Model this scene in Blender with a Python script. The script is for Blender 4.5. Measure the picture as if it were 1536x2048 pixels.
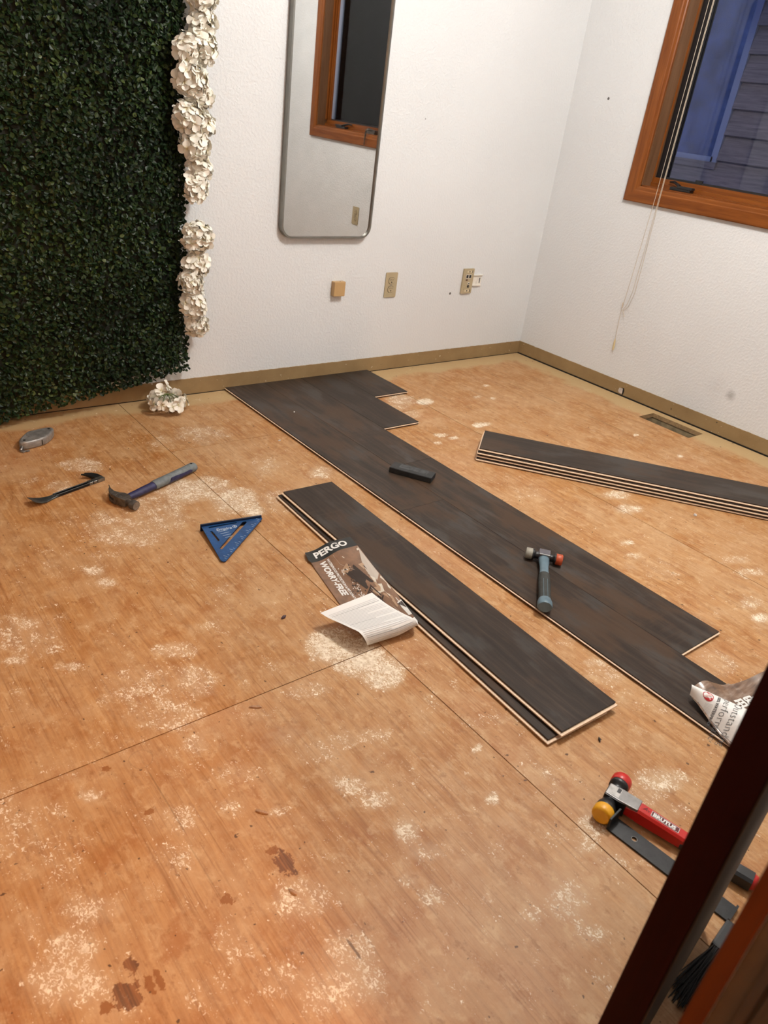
import bpy, bmesh, math, random
import numpy as np
from mathutils import Vector, Matrix, noise as mnoise
from mathutils.geometry import tessellate_polygon

for _o in list(bpy.data.objects):
    bpy.data.objects.remove(_o, do_unlink=True)
SC = bpy.context.scene
COL = SC.collection
rnd = random.Random(7)
rng = np.random.default_rng(11)
PI = math.pi

# ------------------------------------------------------------------ camera, world, lights, exposure
cam_d = bpy.data.cameras.new('camera')
cam = bpy.data.objects.new('camera', cam_d); COL.objects.link(cam)
cam_d.sensor_fit = 'HORIZONTAL'; cam_d.sensor_width = 36.0
cam_d.lens = 36.0 * 1494.867 / 1536.0
cam_d.clip_start = 0.02
_R = ((0.78152958, -0.61194191, 0.12140271), (-0.21166855, -0.44314559, -0.87110184), (0.58686279, 0.65509472, -0.47586025))
_r, _d, _f = (Vector(v) for v in _R)
CAM = Vector((-3.32773, -2.76197, 1.15553))
cam.matrix_world = Matrix(((_r.x, -_d.x, -_f.x, CAM.x), (_r.y, -_d.y, -_f.y, CAM.y), (_r.z, -_d.z, -_f.z, CAM.z), (0, 0, 0, 1)))
cam_d.dof.use_dof = True; cam_d.dof.focus_distance = 2.3; cam_d.dof.aperture_fstop = 10.5
SC.camera = cam

w = bpy.data.worlds.new('dusk'); SC.world = w; w.use_nodes = True
wb = w.node_tree.nodes['Background']
wb.inputs['Color'].default_value = (0.19, 0.27, 0.66, 1); wb.inputs['Strength'].default_value = 0.62

def lamp(name, kind, loc, energy, color, radius):
    d = bpy.data.lights.new(name, kind); d.energy = energy; d.color = color
    if kind == 'AREA':
        d.shape = 'DISK'; d.size = radius * 2
    else:
        d.shadow_soft_size = radius
    o = bpy.data.objects.new(name, d); COL.objects.link(o); o.location = loc
    return o
lamp('ceiling_lamp', 'POINT', (-1.36, -1.62, 2.22), 99, (1.0, 0.985, 0.96), 0.11)
lamp('hall_lamp', 'POINT', (-3.22, -4.05, 2.2), 104, (1.0, 0.46, 0.15), 0.12)

SC.view_settings.view_transform = 'Standard'
SC.view_settings.look = 'None'
SC.view_settings.gamma = 1.0
SC.view_settings.use_curve_mapping = False
SC.view_settings.exposure = 0.0

# ------------------------------------------------------------------ object helpers
def tag(o, label=None, cat=None, group=None, kind=None):
    if label: o['label'] = label
    if cat: o['category'] = cat
    if group: o['group'] = group
    if kind: o['kind'] = kind
    return o

def empty(name, loc=(0, 0, 0), rz=0.0, **k):
    o = bpy.data.objects.new(name, None); COL.objects.link(o)
    o.location = loc; o.rotation_euler = (0, 0, rz); o.empty_display_size = 0.05
    return tag(o, **k)

class MB:
    """collects geometry and links it as ONE mesh object"""
    def __init__(self):
        self.v = []; self.f = []; self.mi = []; self.sm = []
    def add(self, vs, fs, mi=0, smooth=False, M=None):
        b = len(self.v)
        for p in vs:
            p = Vector(p)
            self.v.append(tuple(M @ p) if M is not None else tuple(p))
        for f in fs:
            self.f.append(tuple(i + b for i in f)); self.mi.append(mi); self.sm.append(smooth)
        return self
    def box(self, a, b, mi=0, M=None):
        x0, y0, z0 = a; x1, y1, z1 = b
        vs = [(x0, y0, z0), (x1, y0, z0), (x1, y1, z0), (x0, y1, z0), (x0, y0, z1), (x1, y0, z1), (x1, y1, z1), (x0, y1, z1)]
        fs = [(0, 3, 2, 1), (4, 5, 6, 7), (0, 1, 5, 4), (1, 2, 6, 5), (2, 3, 7, 6), (3, 0, 4, 7)]
        return self.add(vs, fs, mi, False, M)
    def prism(self, poly, z0, z1, mi=0, M=None, smooth=False):
        n = len(poly)
        vs = [(x, y, z0) for x, y in poly] + [(x, y, z1) for x, y in poly]
        self.add(vs, [tuple(range(n - 1, -1, -1)), tuple(range(n, 2 * n))], mi, False, M)
        return self.add(vs, [(i, (i + 1) % n, n + (i + 1) % n, n + i) for i in range(n)], mi, smooth, M)
    def plate(self, outer, holes, z0, z1, mi=0, M=None):
        loops = [outer] + holes
        tris = tessellate_polygon([[Vector((x, y, 0)) for x, y in lp] for lp in loops])
        flat = [p for lp in loops for p in lp]; n = len(flat)
        vs = [(x, y, z0) for x, y in flat] + [(x, y, z1) for x, y in flat]
        fs = []
        for t in tris:
            a, b_, c = (flat[i] for i in t)
            up = (b_[0] - a[0]) * (c[1] - a[1]) - (b_[1] - a[1]) * (c[0] - a[0]) > 0
            t = tuple(t) if up else tuple(reversed(t))
            fs.append(tuple(i + n for i in t)); fs.append(tuple(reversed(t)))
        k = 0
        for lp in loops:
            m = len(lp)
            for i in range(m):
                a, b_ = k + i, k + (i + 1) % m
                fs.append((a, b_, b_ + n, a + n))
            k += m
        return self.add(vs, fs, mi, False, M)
    def tube(self, path, rad, n=10, mi=0, M=None, cap=True, flat=(1.0, 1.0), up=(0, 0, 1), smooth=True):
        path = [Vector(p) for p in path]; m = len(path)
        if not hasattr(rad, '__len__'): rad = [rad] * m
        vs = []
        for i, p in enumerate(path):
            t = (path[min(i + 1, m - 1)] - path[max(i - 1, 0)]).normalized()
            u = Vector(up)
            if abs(t.dot(u)) > 0.97: u = Vector((1, 0, 0))
            s = t.cross(u).normalized(); q = s.cross(t)
            for k in range(n):
                a = 2 * PI * k / n
                vs.append(p + s * (math.cos(a) * rad[i] * flat[0]) + q * (math.sin(a) * rad[i] * flat[1]))
        fs = []
        for i in range(m - 1):
            for k in range(n):
                fs.append((i * n + k, i * n + (k + 1) % n, (i + 1) * n + (k + 1) % n, (i + 1) * n + k))
        self.add(vs, fs, mi, smooth, M)
        if cap:
            self.add(vs, [tuple(range(n - 1, -1, -1)), tuple(range((m - 1) * n, m * n))], mi, False, M)
        return self
    def loft(self, rings, mi=0, M=None, smooth=True, cap=True):
        n = len(rings[0]); vs = [p for r in rings for p in r]; fs = []
        for i in range(len(rings) - 1):
            for k in range(n):
                fs.append((i * n + k, i * n + (k + 1) % n, (i + 1) * n + (k + 1) % n, (i + 1) * n + k))
        self.add(vs, fs, mi, smooth, M)
        if cap:
            self.add(vs, [tuple(range(n - 1, -1, -1)), tuple(range((len(rings) - 1) * n, len(rings) * n))], mi, False, M)
        return self
    def build(self, name, mats, parent=None, bevel=0.0, seg=2, **k):
        me = bpy.data.meshes.new(name)
        me.from_pydata(self.v, [], self.f)
        if not isinstance(mats, (list, tuple)): mats = [mats]
        for m in mats: me.materials.append(m)
        me.polygons.foreach_set('material_index', self.mi)
        me.polygons.foreach_set('use_smooth', self.sm)
        if bevel > 0:
            bm = bmesh.new(); bm.from_mesh(me)
            bmesh.ops.remove_doubles(bm, verts=bm.verts, dist=1e-6)
            es = [e for e in bm.edges if len(e.link_faces) == 2 and e.calc_face_angle(0) > 0.6]
            bmesh.ops.bevel(bm, geom=es, offset=bevel, segments=seg, affect='EDGES', profile=0.6, clamp_overlap=True)
            bm.normal_update(); bm.to_mesh(me); bm.free()
        me.update()
        o = bpy.data.objects.new(name, me); COL.objects.link(o)
        if parent is not None: o.parent = parent
        return tag(o, **k)

def dup(o, parent=None):
    c = o.copy(); COL.objects.link(c)
    if parent is not None: c.parent = parent
    for ch in list(o.children): dup(ch, c)
    return c

def text_tris(body, size=1.0, bold=0.0, shear=0.0, space=1.0):
    cu = bpy.data.curves.new('lettering', 'FONT'); cu.body = body; cu.size = size
    cu.offset = bold; cu.shear = shear; cu.space_character = space; cu.resolution_u = 3
    o = bpy.data.objects.new('lettering', cu); COL.objects.link(o)
    dg = bpy.context.evaluated_depsgraph_get()
    me = bpy.data.meshes.new_from_object(o.evaluated_get(dg))
    vs = [tuple(v.co[:2]) for v in me.vertices]; fs = [tuple(p.vertices) for p in me.polygons]
    bpy.data.objects.remove(o, do_unlink=True); bpy.data.curves.remove(cu); bpy.data.meshes.remove(me)
    return vs, fs

# ------------------------------------------------------------------ material helpers
class NT:
    def __init__(self, name):
        self.m = bpy.data.materials.new(name); self.m.use_nodes = True
        self.t = self.m.node_tree; self.b = self.t.nodes['Principled BSDF']; self.out = self.t.nodes['Material Output']
    def n(self, typ, **props):
        nd = self.t.nodes.new(typ)
        for k, v in props.items(): setattr(nd, k, v)
        return nd
    def link(self, a, b): self.t.links.new(a, b)
    def setin(self, sock, v):
        if isinstance(v, bpy.types.NodeSocket): self.link(v, sock)
        else: sock.default_value = v
    def obj(self): return self.n('ShaderNodeTexCoord').outputs['Object']
    def mapping(self, vec, scale=(1, 1, 1), loc=(0, 0, 0), rot=(0, 0, 0)):
        m = self.n('ShaderNodeMapping'); self.setin(m.inputs['Vector'], vec)
        self.setin(m.inputs['Scale'], scale); self.setin(m.inputs['Location'], loc); self.setin(m.inputs['Rotation'], rot)
        return m.outputs[0]
    def noise(self, vec, scale, detail=3, rough=0.55, dist=0.0):
        x = self.n('ShaderNodeTexNoise'); self.setin(x.inputs['Vector'], vec); x.inputs['Scale'].default_value = scale
        x.inputs['Detail'].default_value = detail; x.inputs['Roughness'].default_value = rough; x.inputs['Distortion'].default_value = dist
        return x.outputs[0]
    def math(self, op, a, b=0.0, clamp=False):
        x = self.n('ShaderNodeMath', operation=op, use_clamp=clamp); self.setin(x.inputs[0], a); self.setin(x.inputs[1], b); return x.outputs[0]
    def step(self, v, a, b, lo=0.0, hi=1.0):
        x = self.n('ShaderNodeMapRange', interpolation_type='SMOOTHSTEP'); self.setin(x.inputs[0], v)
        self.setin(x.inputs[1], a); self.setin(x.inputs[2], b); self.setin(x.inputs[3], lo); self.setin(x.inputs[4], hi)
        return x.outputs[0]
    def mix(self, fac, a, b, mode='MIX'):
        x = self.n('ShaderNodeMix', data_type='RGBA', blend_type=mode); self.setin(x.inputs[0], fac)
        for s, v in ((x.inputs[6], a), (x.inputs[7], b)):
            self.setin(s, v if isinstance(v, bpy.types.NodeSocket) else (v[0], v[1], v[2], 1))
        return x.outputs[2]
    def attr(self, name): return self.n('ShaderNodeAttribute', attribute_name=name).outputs['Fac']
    def ramp(self, v, stops):
        x = self.n('ShaderNodeValToRGB'); self.setin(x.inputs[0], v); e = x.color_ramp.elements
        while len(e) < len(stops): e.new(0.5)
        for el, (p, c) in zip(e, stops): el.position = p; el.color = (c[0], c[1], c[2], 1)
        return x.outputs[0]
    def bump(self, h, strength=0.3, dist=0.002):
        x = self.n('ShaderNodeBump'); x.inputs['Strength'].default_value = strength; x.inputs['Distance'].default_value = dist
        self.setin(x.inputs['Height'], h); self.link(x.outputs[0], self.b.inputs['Normal'])
    def fin(self, color=None, rough=0.5, metal=0.0, spec=None):
        if color is not None:
            self.setin(self.b.inputs['Base Color'], color if isinstance(color, bpy.types.NodeSocket) else (*color[:3], 1))
        self.setin(self.b.inputs['Roughness'], rough); self.b.inputs['Metallic'].default_value = metal
        if spec is not None: self.b.inputs['Specular IOR Level'].default_value = spec
        return self.m
    def rand(self): return self.n('ShaderNodeObjectInfo').outputs['Random']
    def spot(self, vec, c, r, wob=None, ax=(1, 1, 1)):
        """soft ellipse mask round point c, 1 inside"""
        m = self.n('ShaderNodeVectorMath', operation='SUBTRACT'); self.setin(m.inputs[0], vec); m.inputs[1].default_value = c
        s = self.n('ShaderNodeVectorMath', operation='MULTIPLY'); self.link(m.outputs[0], s.inputs[0]); s.inputs[1].default_value = tuple(a / r for a in ax)
        l = self.n('ShaderNodeVectorMath', operation='LENGTH'); self.link(s.outputs[0], l.inputs[0])
        v = l.outputs['Value']
        if wob is not None: v = self.math('ADD', v, wob)
        return v

def plain(name, color, rough=0.5, metal=0.0, nscale=0.0, namt=0.15, bump=0.0, bscale=200, spec=None):
    t = NT(name); c = color
    if nscale or bump: P = t.obj()
    if nscale:
        k = t.noise(P, nscale, 4, 0.6)
        lo = tuple(max(0, x * (1 - namt)) for x in color); hi = tuple(x * (1 + namt) for x in color)
        c = t.ramp(k, [(0.3, lo), (0.7, hi)])
    if bump: t.bump(t.noise(P, bscale, 3), bump, 0.001)
    return t.fin(c, rough, metal, spec)

def wood(name, lo, hi, axis='Z', scale=1.0, rough=0.4, knots=False):
    t = NT(name); P = t.obj(); r = t.rand()
    off = t.n('ShaderNodeCombineXYZ'); t.link(t.math('MULTIPLY', r, 7.0), off.inputs[0]); t.link(t.math('MULTIPLY', r, 3.0), off.inputs[2])
    sc = {'X': (1.2, 22, 22), 'Y': (22, 1.2, 22), 'Z': (22, 22, 1.2)}[axis]
    v = t.mapping(P, tuple(s * scale for s in sc), off.outputs[0])
    a = t.noise(v, 2.2, 4, 0.62, 0.5); b = t.noise(v, 9, 3, 0.6)
    k = t.math('ADD', t.math('MULTIPLY', a, 0.7), t.math('MULTIPLY', b, 0.3))
    t.bump(b, 0.12, 0.001)
    return t.fin(t.ramp(k, [(0.33, lo), (0.66, hi)]), rough, spec=0.25)

def srgb(r, g, b):
    f = lambda c: (c / 255 / 12.92) if c / 255 <= 0.04045 else ((c / 255 + 0.055) / 1.055) ** 2.4
    return (f(r), f(g), f(b))

# ------------------------------------------------------------------ surface materials
def wall_mat(name, marks=()):
    t = NT(name); P = t.obj()
    big = t.noise(P, 1.3, 2)
    c = t.ramp(big, [(0.35, (0.655, 0.665, 0.670)), (0.65, (0.69, 0.70, 0.705))])
    for (loc, r, dark, soft) in marks:
        d = t.spot(P, loc, r, t.math('MULTIPLY', t.noise(P, 30, 2), 0.5 if soft > .3 else 0.2))
        c = t.mix(t.step(d, 1.25, 1.25 - soft, 0.0, dark), c, (0.06, 0.05, 0.045))
    a = t.noise(P, 95, 3, 0.5); b = t.noise(P, 210, 2, 0.5)
    h = t.math('ADD', t.step(a, 0.42, 0.62), t.math('MULTIPLY', b, 0.35))
    t.bump(h, 0.36, 0.002)
    return t.fin(c, 0.6)
M_wall_back = wall_mat('wall_paint_back', [((-0.614, 0, 0.36), 0.006, 0.95, 0.2), ((-0.93, 0, 1.12), 0.003, 0.6, 0.2)])
M_wall_right = wall_mat('wall_paint_right', [((0, -0.222, 1.306), 0.006, 0.95, 0.2), ((0, -1.267, 0.195), 0.035, 0.42, 1.0), ((0, -1.19, 0.21), 0.07, 0.07, 1.0)])
M_wall = wall_mat('wall_paint')
M_ceil = plain('ceiling_paint', (0.78, 0.74, 0.68), 0.7, nscale=3, namt=0.04, bump=0.3, bscale=80)

def base_mat():
    t = NT('bare_baseboard_strip'); P = t.obj()
    c = t.ramp(t.noise(P, 9, 4, 0.6), [(0.3, (0.235, 0.15, 0.065)), (0.7, (0.30, 0.20, 0.092))])
    fl = t.noise(P, 70, 4, 0.6)
    c = t.mix(t.step(fl, 0.69, 0.72), c, (0.62, 0.55, 0.44))
    c = t.mix(t.step(t.noise(t.mapping(P, loc=(3, 5, 1)), 45, 4, 0.6), 0.70, 0.73), c, (0.05, 0.03, 0.02))
    t.bump(t.noise(P, 120, 3), 0.2, 0.001)
    return t.fin(c, 0.6)
M_base = base_mat()

def ply_mat():
    t = NT('plywood'); P = t.obj(); r = t.rand()
    off = t.n('ShaderNodeCombineXYZ')
    for i, k in enumerate((13.0, 29.0)): t.link(t.math('MULTIPLY', r, k), off.inputs[i])
    V = t.mapping(P, loc=off.outputs[0])
    warp = t.noise(V, 2.2, 3, 0.55)
    sep = t.n('ShaderNodeSeparateXYZ'); t.link(V, sep.inputs[0])
    # cathedral grain: bands across x bent by a slow warp
    cx = t.math('ADD', sep.outputs[0], t.math('MULTIPLY', warp, 0.20))
    cv = t.n('ShaderNodeCombineXYZ'); t.link(cx, cv.inputs[0]); t.link(t.math('MULTIPLY', sep.outputs[1], 0.05), cv.inputs[1])
    band = t.noise(cv.outputs[0], 62, 3, 0.6)
    fine = t.noise(t.mapping(V, (160, 5.5, 1)), 1.0, 4, 0.65)
    blotch = t.noise(V, 3.2, 4, 0.6)
    grain = t.math('ADD', t.math('MULTIPLY', band, 0.42), t.math('MULTIPLY', fine, 0.58))
    c = t.ramp(grain, [(0.28, (0.185, 0.064, 0.014)), (0.42, (0.32, 0.136, 0.039)), (0.56, (0.42, 0.205, 0.071)), (0.72, (0.51, 0.285, 0.118))])
    c = t.mix(t.step(blotch, 0.36, 0.7), c, t.mix(0.5, c, (0.50, 0.315, 0.165)))
    pink = t.noise(t.mapping(V, loc=(4, 9, 2)), 1.7, 4, 0.65)
    c = t.mix(t.step(pink, 0.48, 0.72, 0, 0.55), c, (0.43, 0.215, 0.105))
    worn = t.noise(t.mapping(V, (1, .8, 1), loc=(2, 2, 5)), 13, 6, 0.72)
    c = t.mix(t.step(worn, 0.46, 0.68, 0, 0.55), c, (0.50, 0.31, 0.160))
    c = t.mix(t.step(worn, 0.47, 0.34, 0, 0.55), c, (0.30, 0.105, 0.024))
    swirl = t.noise(t.mapping(V, (1, .7, 1), loc=(5, 5, 1)), 34, 6, 0.74, 0.3)
    c = t.mix(t.step(swirl, 0.50, 0.66, 0, 0.42), c, (0.60, 0.41, 0.225))
    c = t.mix(t.step(swirl, 0.43, 0.33, 0, 0.30), c, (0.34, 0.125, 0.030))
    streak = t.math('MULTIPLY', t.step(t.noise(t.mapping(V, (230, 4.5, 1), loc=(3, 8, 2)), 1.0, 3, 0.6, 0.4), 0.54, 0.66), t.step(t.noise(t.mapping(V, loc=(8, 2, 2)), 4.5, 3), 0.42, 0.60, 0.25, 1.0))
    c = t.mix(t.math('MULTIPLY', streak, 0.42), c, (0.185, 0.062, 0.014))
    c = t.mix(t.step(t.noise(t.mapping(V, (1, .6, 1), loc=(6, 1, 5)), 48, 4, 0.7), 0.56, 0.70, 0, 0.55), c, (0.235, 0.090, 0.026))
    # bare dusty margin along the walls
    edge = t.math('ADD', t.attr('margin'), t.math('MULTIPLY', t.math('SUBTRACT', t.noise(P, 6.5, 4, 0.6), 0.5), 0.9))
    c = t.mix(t.step(edge, 0.42, 0.68, 0, 0.9), c, (0.46, 0.325, 0.165))
    c = t.mix(t.step(t.noise(t.mapping(V, loc=(1, 3, 7)), 5, 5, 0.7), 0.56, 0.74, 0, 0.30), c, (0.52, 0.385, 0.25))
    # dark specks, nail heads
    sp = t.noise(t.mapping(P, loc=(9, 2, 4)), 62, 3, 0.5)
    c = t.mix(t.step(sp, 0.70, 0.725, 0, 0.85), c, (0.07, 0.028, 0.010))
    # plaster and paint flecks
    fl = t.attr('fleck')
    nf = t.noise(t.mapping(P, (1.0, 0.72, 1), rot=(0, 0, 0.5)), 175, 4, 0.70, 1.2); nm = t.noise(P, 24, 3, 0.55)
    v = t.math('ADD', t.math('MULTIPLY', nf, 0.68), t.math('MULTIPLY', nm, 0.32))
    thr = t.math('SUBTRACT', 0.650, t.math('MULTIPLY', fl, 0.108))
    thr2 = t.math('ADD', thr, 0.018)
    fm = t.step(v, thr, thr2, 0, 0.92)
    haze = t.step(t.math('ADD', fl, t.math('MULTIPLY', nm, 0.8)), 0.75, 2.0, 0, 0.5)
    c = t.mix(haze, c, (0.55, 0.41, 0.27))
    c = t.mix(fm, c, t.ramp(t.noise(P, 75, 4, 0.7), [(0.36, (0.56, 0.43, 0.29)), (0.58, (0.84, 0.745, 0.60))]))
    # torn veneer patches
    wob = t.math('MULTIPLY', t.math('SUBTRACT', t.noise(P, 85, 5, 0.7), 0.5), 2.6)
    for (x, y, rr, ax, ay, dk) in GOUGES:
        d = t.spot(P, (x, y, 0), rr, wob, (ax, ay, 0))
        c = t.mix(t.step(d, 0.86, 0.74, 0, 0.85), c, t.mix(t.step(fine, .4, .6), (0.10, 0.030, 0.007), (0.22, 0.075, 0.018)) if dk else (0.25, 0.085, 0.014))
    for (x, y, rr, ax, ay, rot) in SCRATCHES:
        d = t.spot(t.mapping(P, loc=(0, 0, 0)), (x, y, 0), rr, t.math('MULTIPLY', t.noise(P, 90, 3), 0.8), (ax, ay, 0))
        c = t.mix(t.step(d, 1.3, 0.9, 0, rot), c, (0.10, 0.045, 0.018))
    d = t.spot(P, (-2.95, -1.744, 0), 0.022, t.math('MULTIPLY', t.math('SUBTRACT', t.noise(P, 50, 3), 0.5), 0.5), (1, 1, 0))
    ring = t.math('ABSOLUTE', t.math('SUBTRACT', d, 1.0))
    c = t.mix(t.step(ring, 0.08, 0.02, 0, 0.22), c, (0.16, 0.09, 0.05))
    h = t.math('ADD', t.math('MULTIPLY', fine, 0.5), t.math('MULTIPLY', fm, 0.6))
    t.bump(h, 0.25, 0.0012)
    rough = t.math('ADD', 0.50, t.math('MULTIPLY', fm, 0.3))
    return t.fin(c, rough, spec=0.32)
GOUGES = [(-2.836, -2.083, 0.020, 1.0, 0.62, 1), (-2.84, -2.051, 0.012, 1, 1, 0), (-3.133, -2.143, 0.024, 1.0, 0.9, 1), (-3.102, -2.146, 0.012, 1.6, 0.6, 0), (-3.088, -2.150, 0.012, 1.8, 0.6, 0),
          (-3.012, -1.733, 0.009, 1, 1, 0), (-2.985, -1.866, 0.010, 1, 1.2, 0), (-2.947, -2.09, 0.012, 1, 1, 0), (-3.113, -2.105, 0.013, 1.3, 0.7, 1), (-3.163, -2.143, 0.010, 1, 0.8, 0)]
SCRATCHES = [(-2.824, -2.27, 0.03, 9, 1, 0.8), (-0.465, -0.27, 0.05, 12, 1, 0.5), (-0.455, -0.42, 0.09, 16, 1, 0.35), (-0.445, -0.62, 0.12, 22, 1, 0.4), (-0.43, -0.95, 0.16, 24, 1, 0.35), (-2.95, -1.86, 0.14, 60, 1, 0.35), (-2.955, -2.02, 0.10, 60, 1, 0.25)]
M_ply = ply_mat()
M_void = plain('dark_gap', (0.012, 0.009, 0.007), 0.9)

def plank_mat():
    t = NT('dark_oak_laminate'); P = t.obj(); r = t.rand()
    off = t.n('ShaderNodeCombineXYZ')
    for i, k in enumerate((5.3, 17.0, 3.0)): t.link(t.math('MULTIPLY', r, k), off.inputs[i])
    V = t.mapping(P, loc=off.outputs[0])
    warp = t.noise(t.mapping(V, (1, 0.35, 1)), 7, 3, 0.6)
    sep = t.n('ShaderNodeSeparateXYZ'); t.link(V, sep.inputs[0])
    cv = t.n('ShaderNodeCombineXYZ'); t.link(t.math('ADD', sep.outputs[0], t.math('MULTIPLY', warp, 0.07)), cv.inputs[0]); t.link(t.math('MULTIPLY', sep.outputs[1], 0.03), cv.inputs[1])
    band = t.noise(cv.outputs[0], 75, 3, 0.6)
    fine = t.noise(t.mapping(V, (300, 9, 1)), 1.0, 4, 0.7)
    patch = t.noise(t.mapping(V, (1, 0.45, 1), loc=(2, 8, 1)), 11, 4, 0.6)
    saw = t.noise(t.mapping(V, (9, 130, 1)), 1.0, 2, 0.5)
    k = t.math('ADD', t.math('MULTIPLY', band, 0.45), t.math('ADD', t.math('MULTIPLY', fine, 0.3), t.math('MULTIPLY', patch, 0.25)))
    c = t.ramp(k, [(0.37, (0.0085, 0.0058, 0.0045)), (0.5, (0.030, 0.0195, 0.0135)), (0.63, (0.082, 0.052, 0.035))])
    c = t.mix(t.step(patch, 0.50, 0.64, 0, 0.62), c, (0.058, 0.058, 0.056))
    c = t.mix(t.step(t.noise(t.mapping(V, (1, 0.4, 1), loc=(7, 1, 1)), 9, 4, 0.6), 0.49, 0.62, 0, 0.75), c, (0.070, 0.036, 0.017))
    c = t.mix(0.7, c, t.mix(t.math('ADD', 0.25, t.math('MULTIPLY', r, 0.5)), (0.020, 0.015, 0.012), c, 'SCREEN'))
    sm = t.math('MULTIPLY', t.step(saw, 0.50, 0.66), t.step(t.noise(t.mapping(V, (1, 0.5, 1), loc=(3, 4, 1)), 5, 2), 0.52, 0.66, 0, 0.34))
    c = t.mix(sm, c, (0.062, 0.038, 0.026))
    t.bump(t.math('ADD', t.math('MULTIPLY', fine, 0.6), t.math('MULTIPLY', saw, 0.25)), 0.16, 0.0008)
    return t.fin(c, t.math('ADD', 0.34, t.math('MULTIPLY', fine, 0.22)), spec=0.20)
M_plank = plank_mat()
M_core = plain('plank_core_brown', (0.060, 0.030, 0.014), 0.7, nscale=120)
M_tongue = plain('plank_tongue_tan', (0.74, 0.55, 0.39), 0.7, nscale=150, namt=0.08)
M_trim = wood('stained_trim', (0.115, 0.029, 0.0045), (0.240, 0.074, 0.013), 'Z', 1.0, 0.34)
M_trimY = wood('stained_trim_level', (0.115, 0.029, 0.0045), (0.240, 0.074, 0.013), 'Y', 1.0, 0.34)
M_jamb = wood('window_jamb_wood', (0.115, 0.055, 0.025), (0.175, 0.090, 0.045), 'Z', 1.0, 0.38)
M_black = plain('black_plastic', (0.010, 0.010, 0.011), 0.38, nscale=60)
M_blackrub = plain('black_rubber', (0.014, 0.0145, 0.015), 0.55, nscale=40, namt=0.5, bump=0.2)
M_steel = plain('worn_steel', (0.30, 0.29, 0.28), 0.36, 0.9, nscale=90, namt=0.3)
M_darksteel = plain('dark_steel', (0.105, 0.092, 0.080), 0.45, 0.55, nscale=60, namt=0.5)
M_ivory = plain('ivory_plastic', (0.40, 0.325, 0.20), 0.38, nscale=20, namt=0.05)
M_tanplastic = plain('tan_plastic', (0.47, 0.30, 0.135), 0.4, nscale=20, namt=0.05)
M_slot = plain('slot_black', (0.01, 0.008, 0.006), 0.6)
M_white = plain('white_plastic', (0.72, 0.69, 0.62), 0.4, nscale=10, namt=0.03)
# ------------------------------------------------------------------ large structure
X0, YF, YH, ZC = -3.95, -2.715, -4.9, 2.42          # left wall, room face of the front wall, hall end, ceiling
floor = empty('floor', kind='structure')
MB().box((X0, YH, -0.20), (0.16, 0.16, -0.16)).build('slab', M_void, floor)

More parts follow.
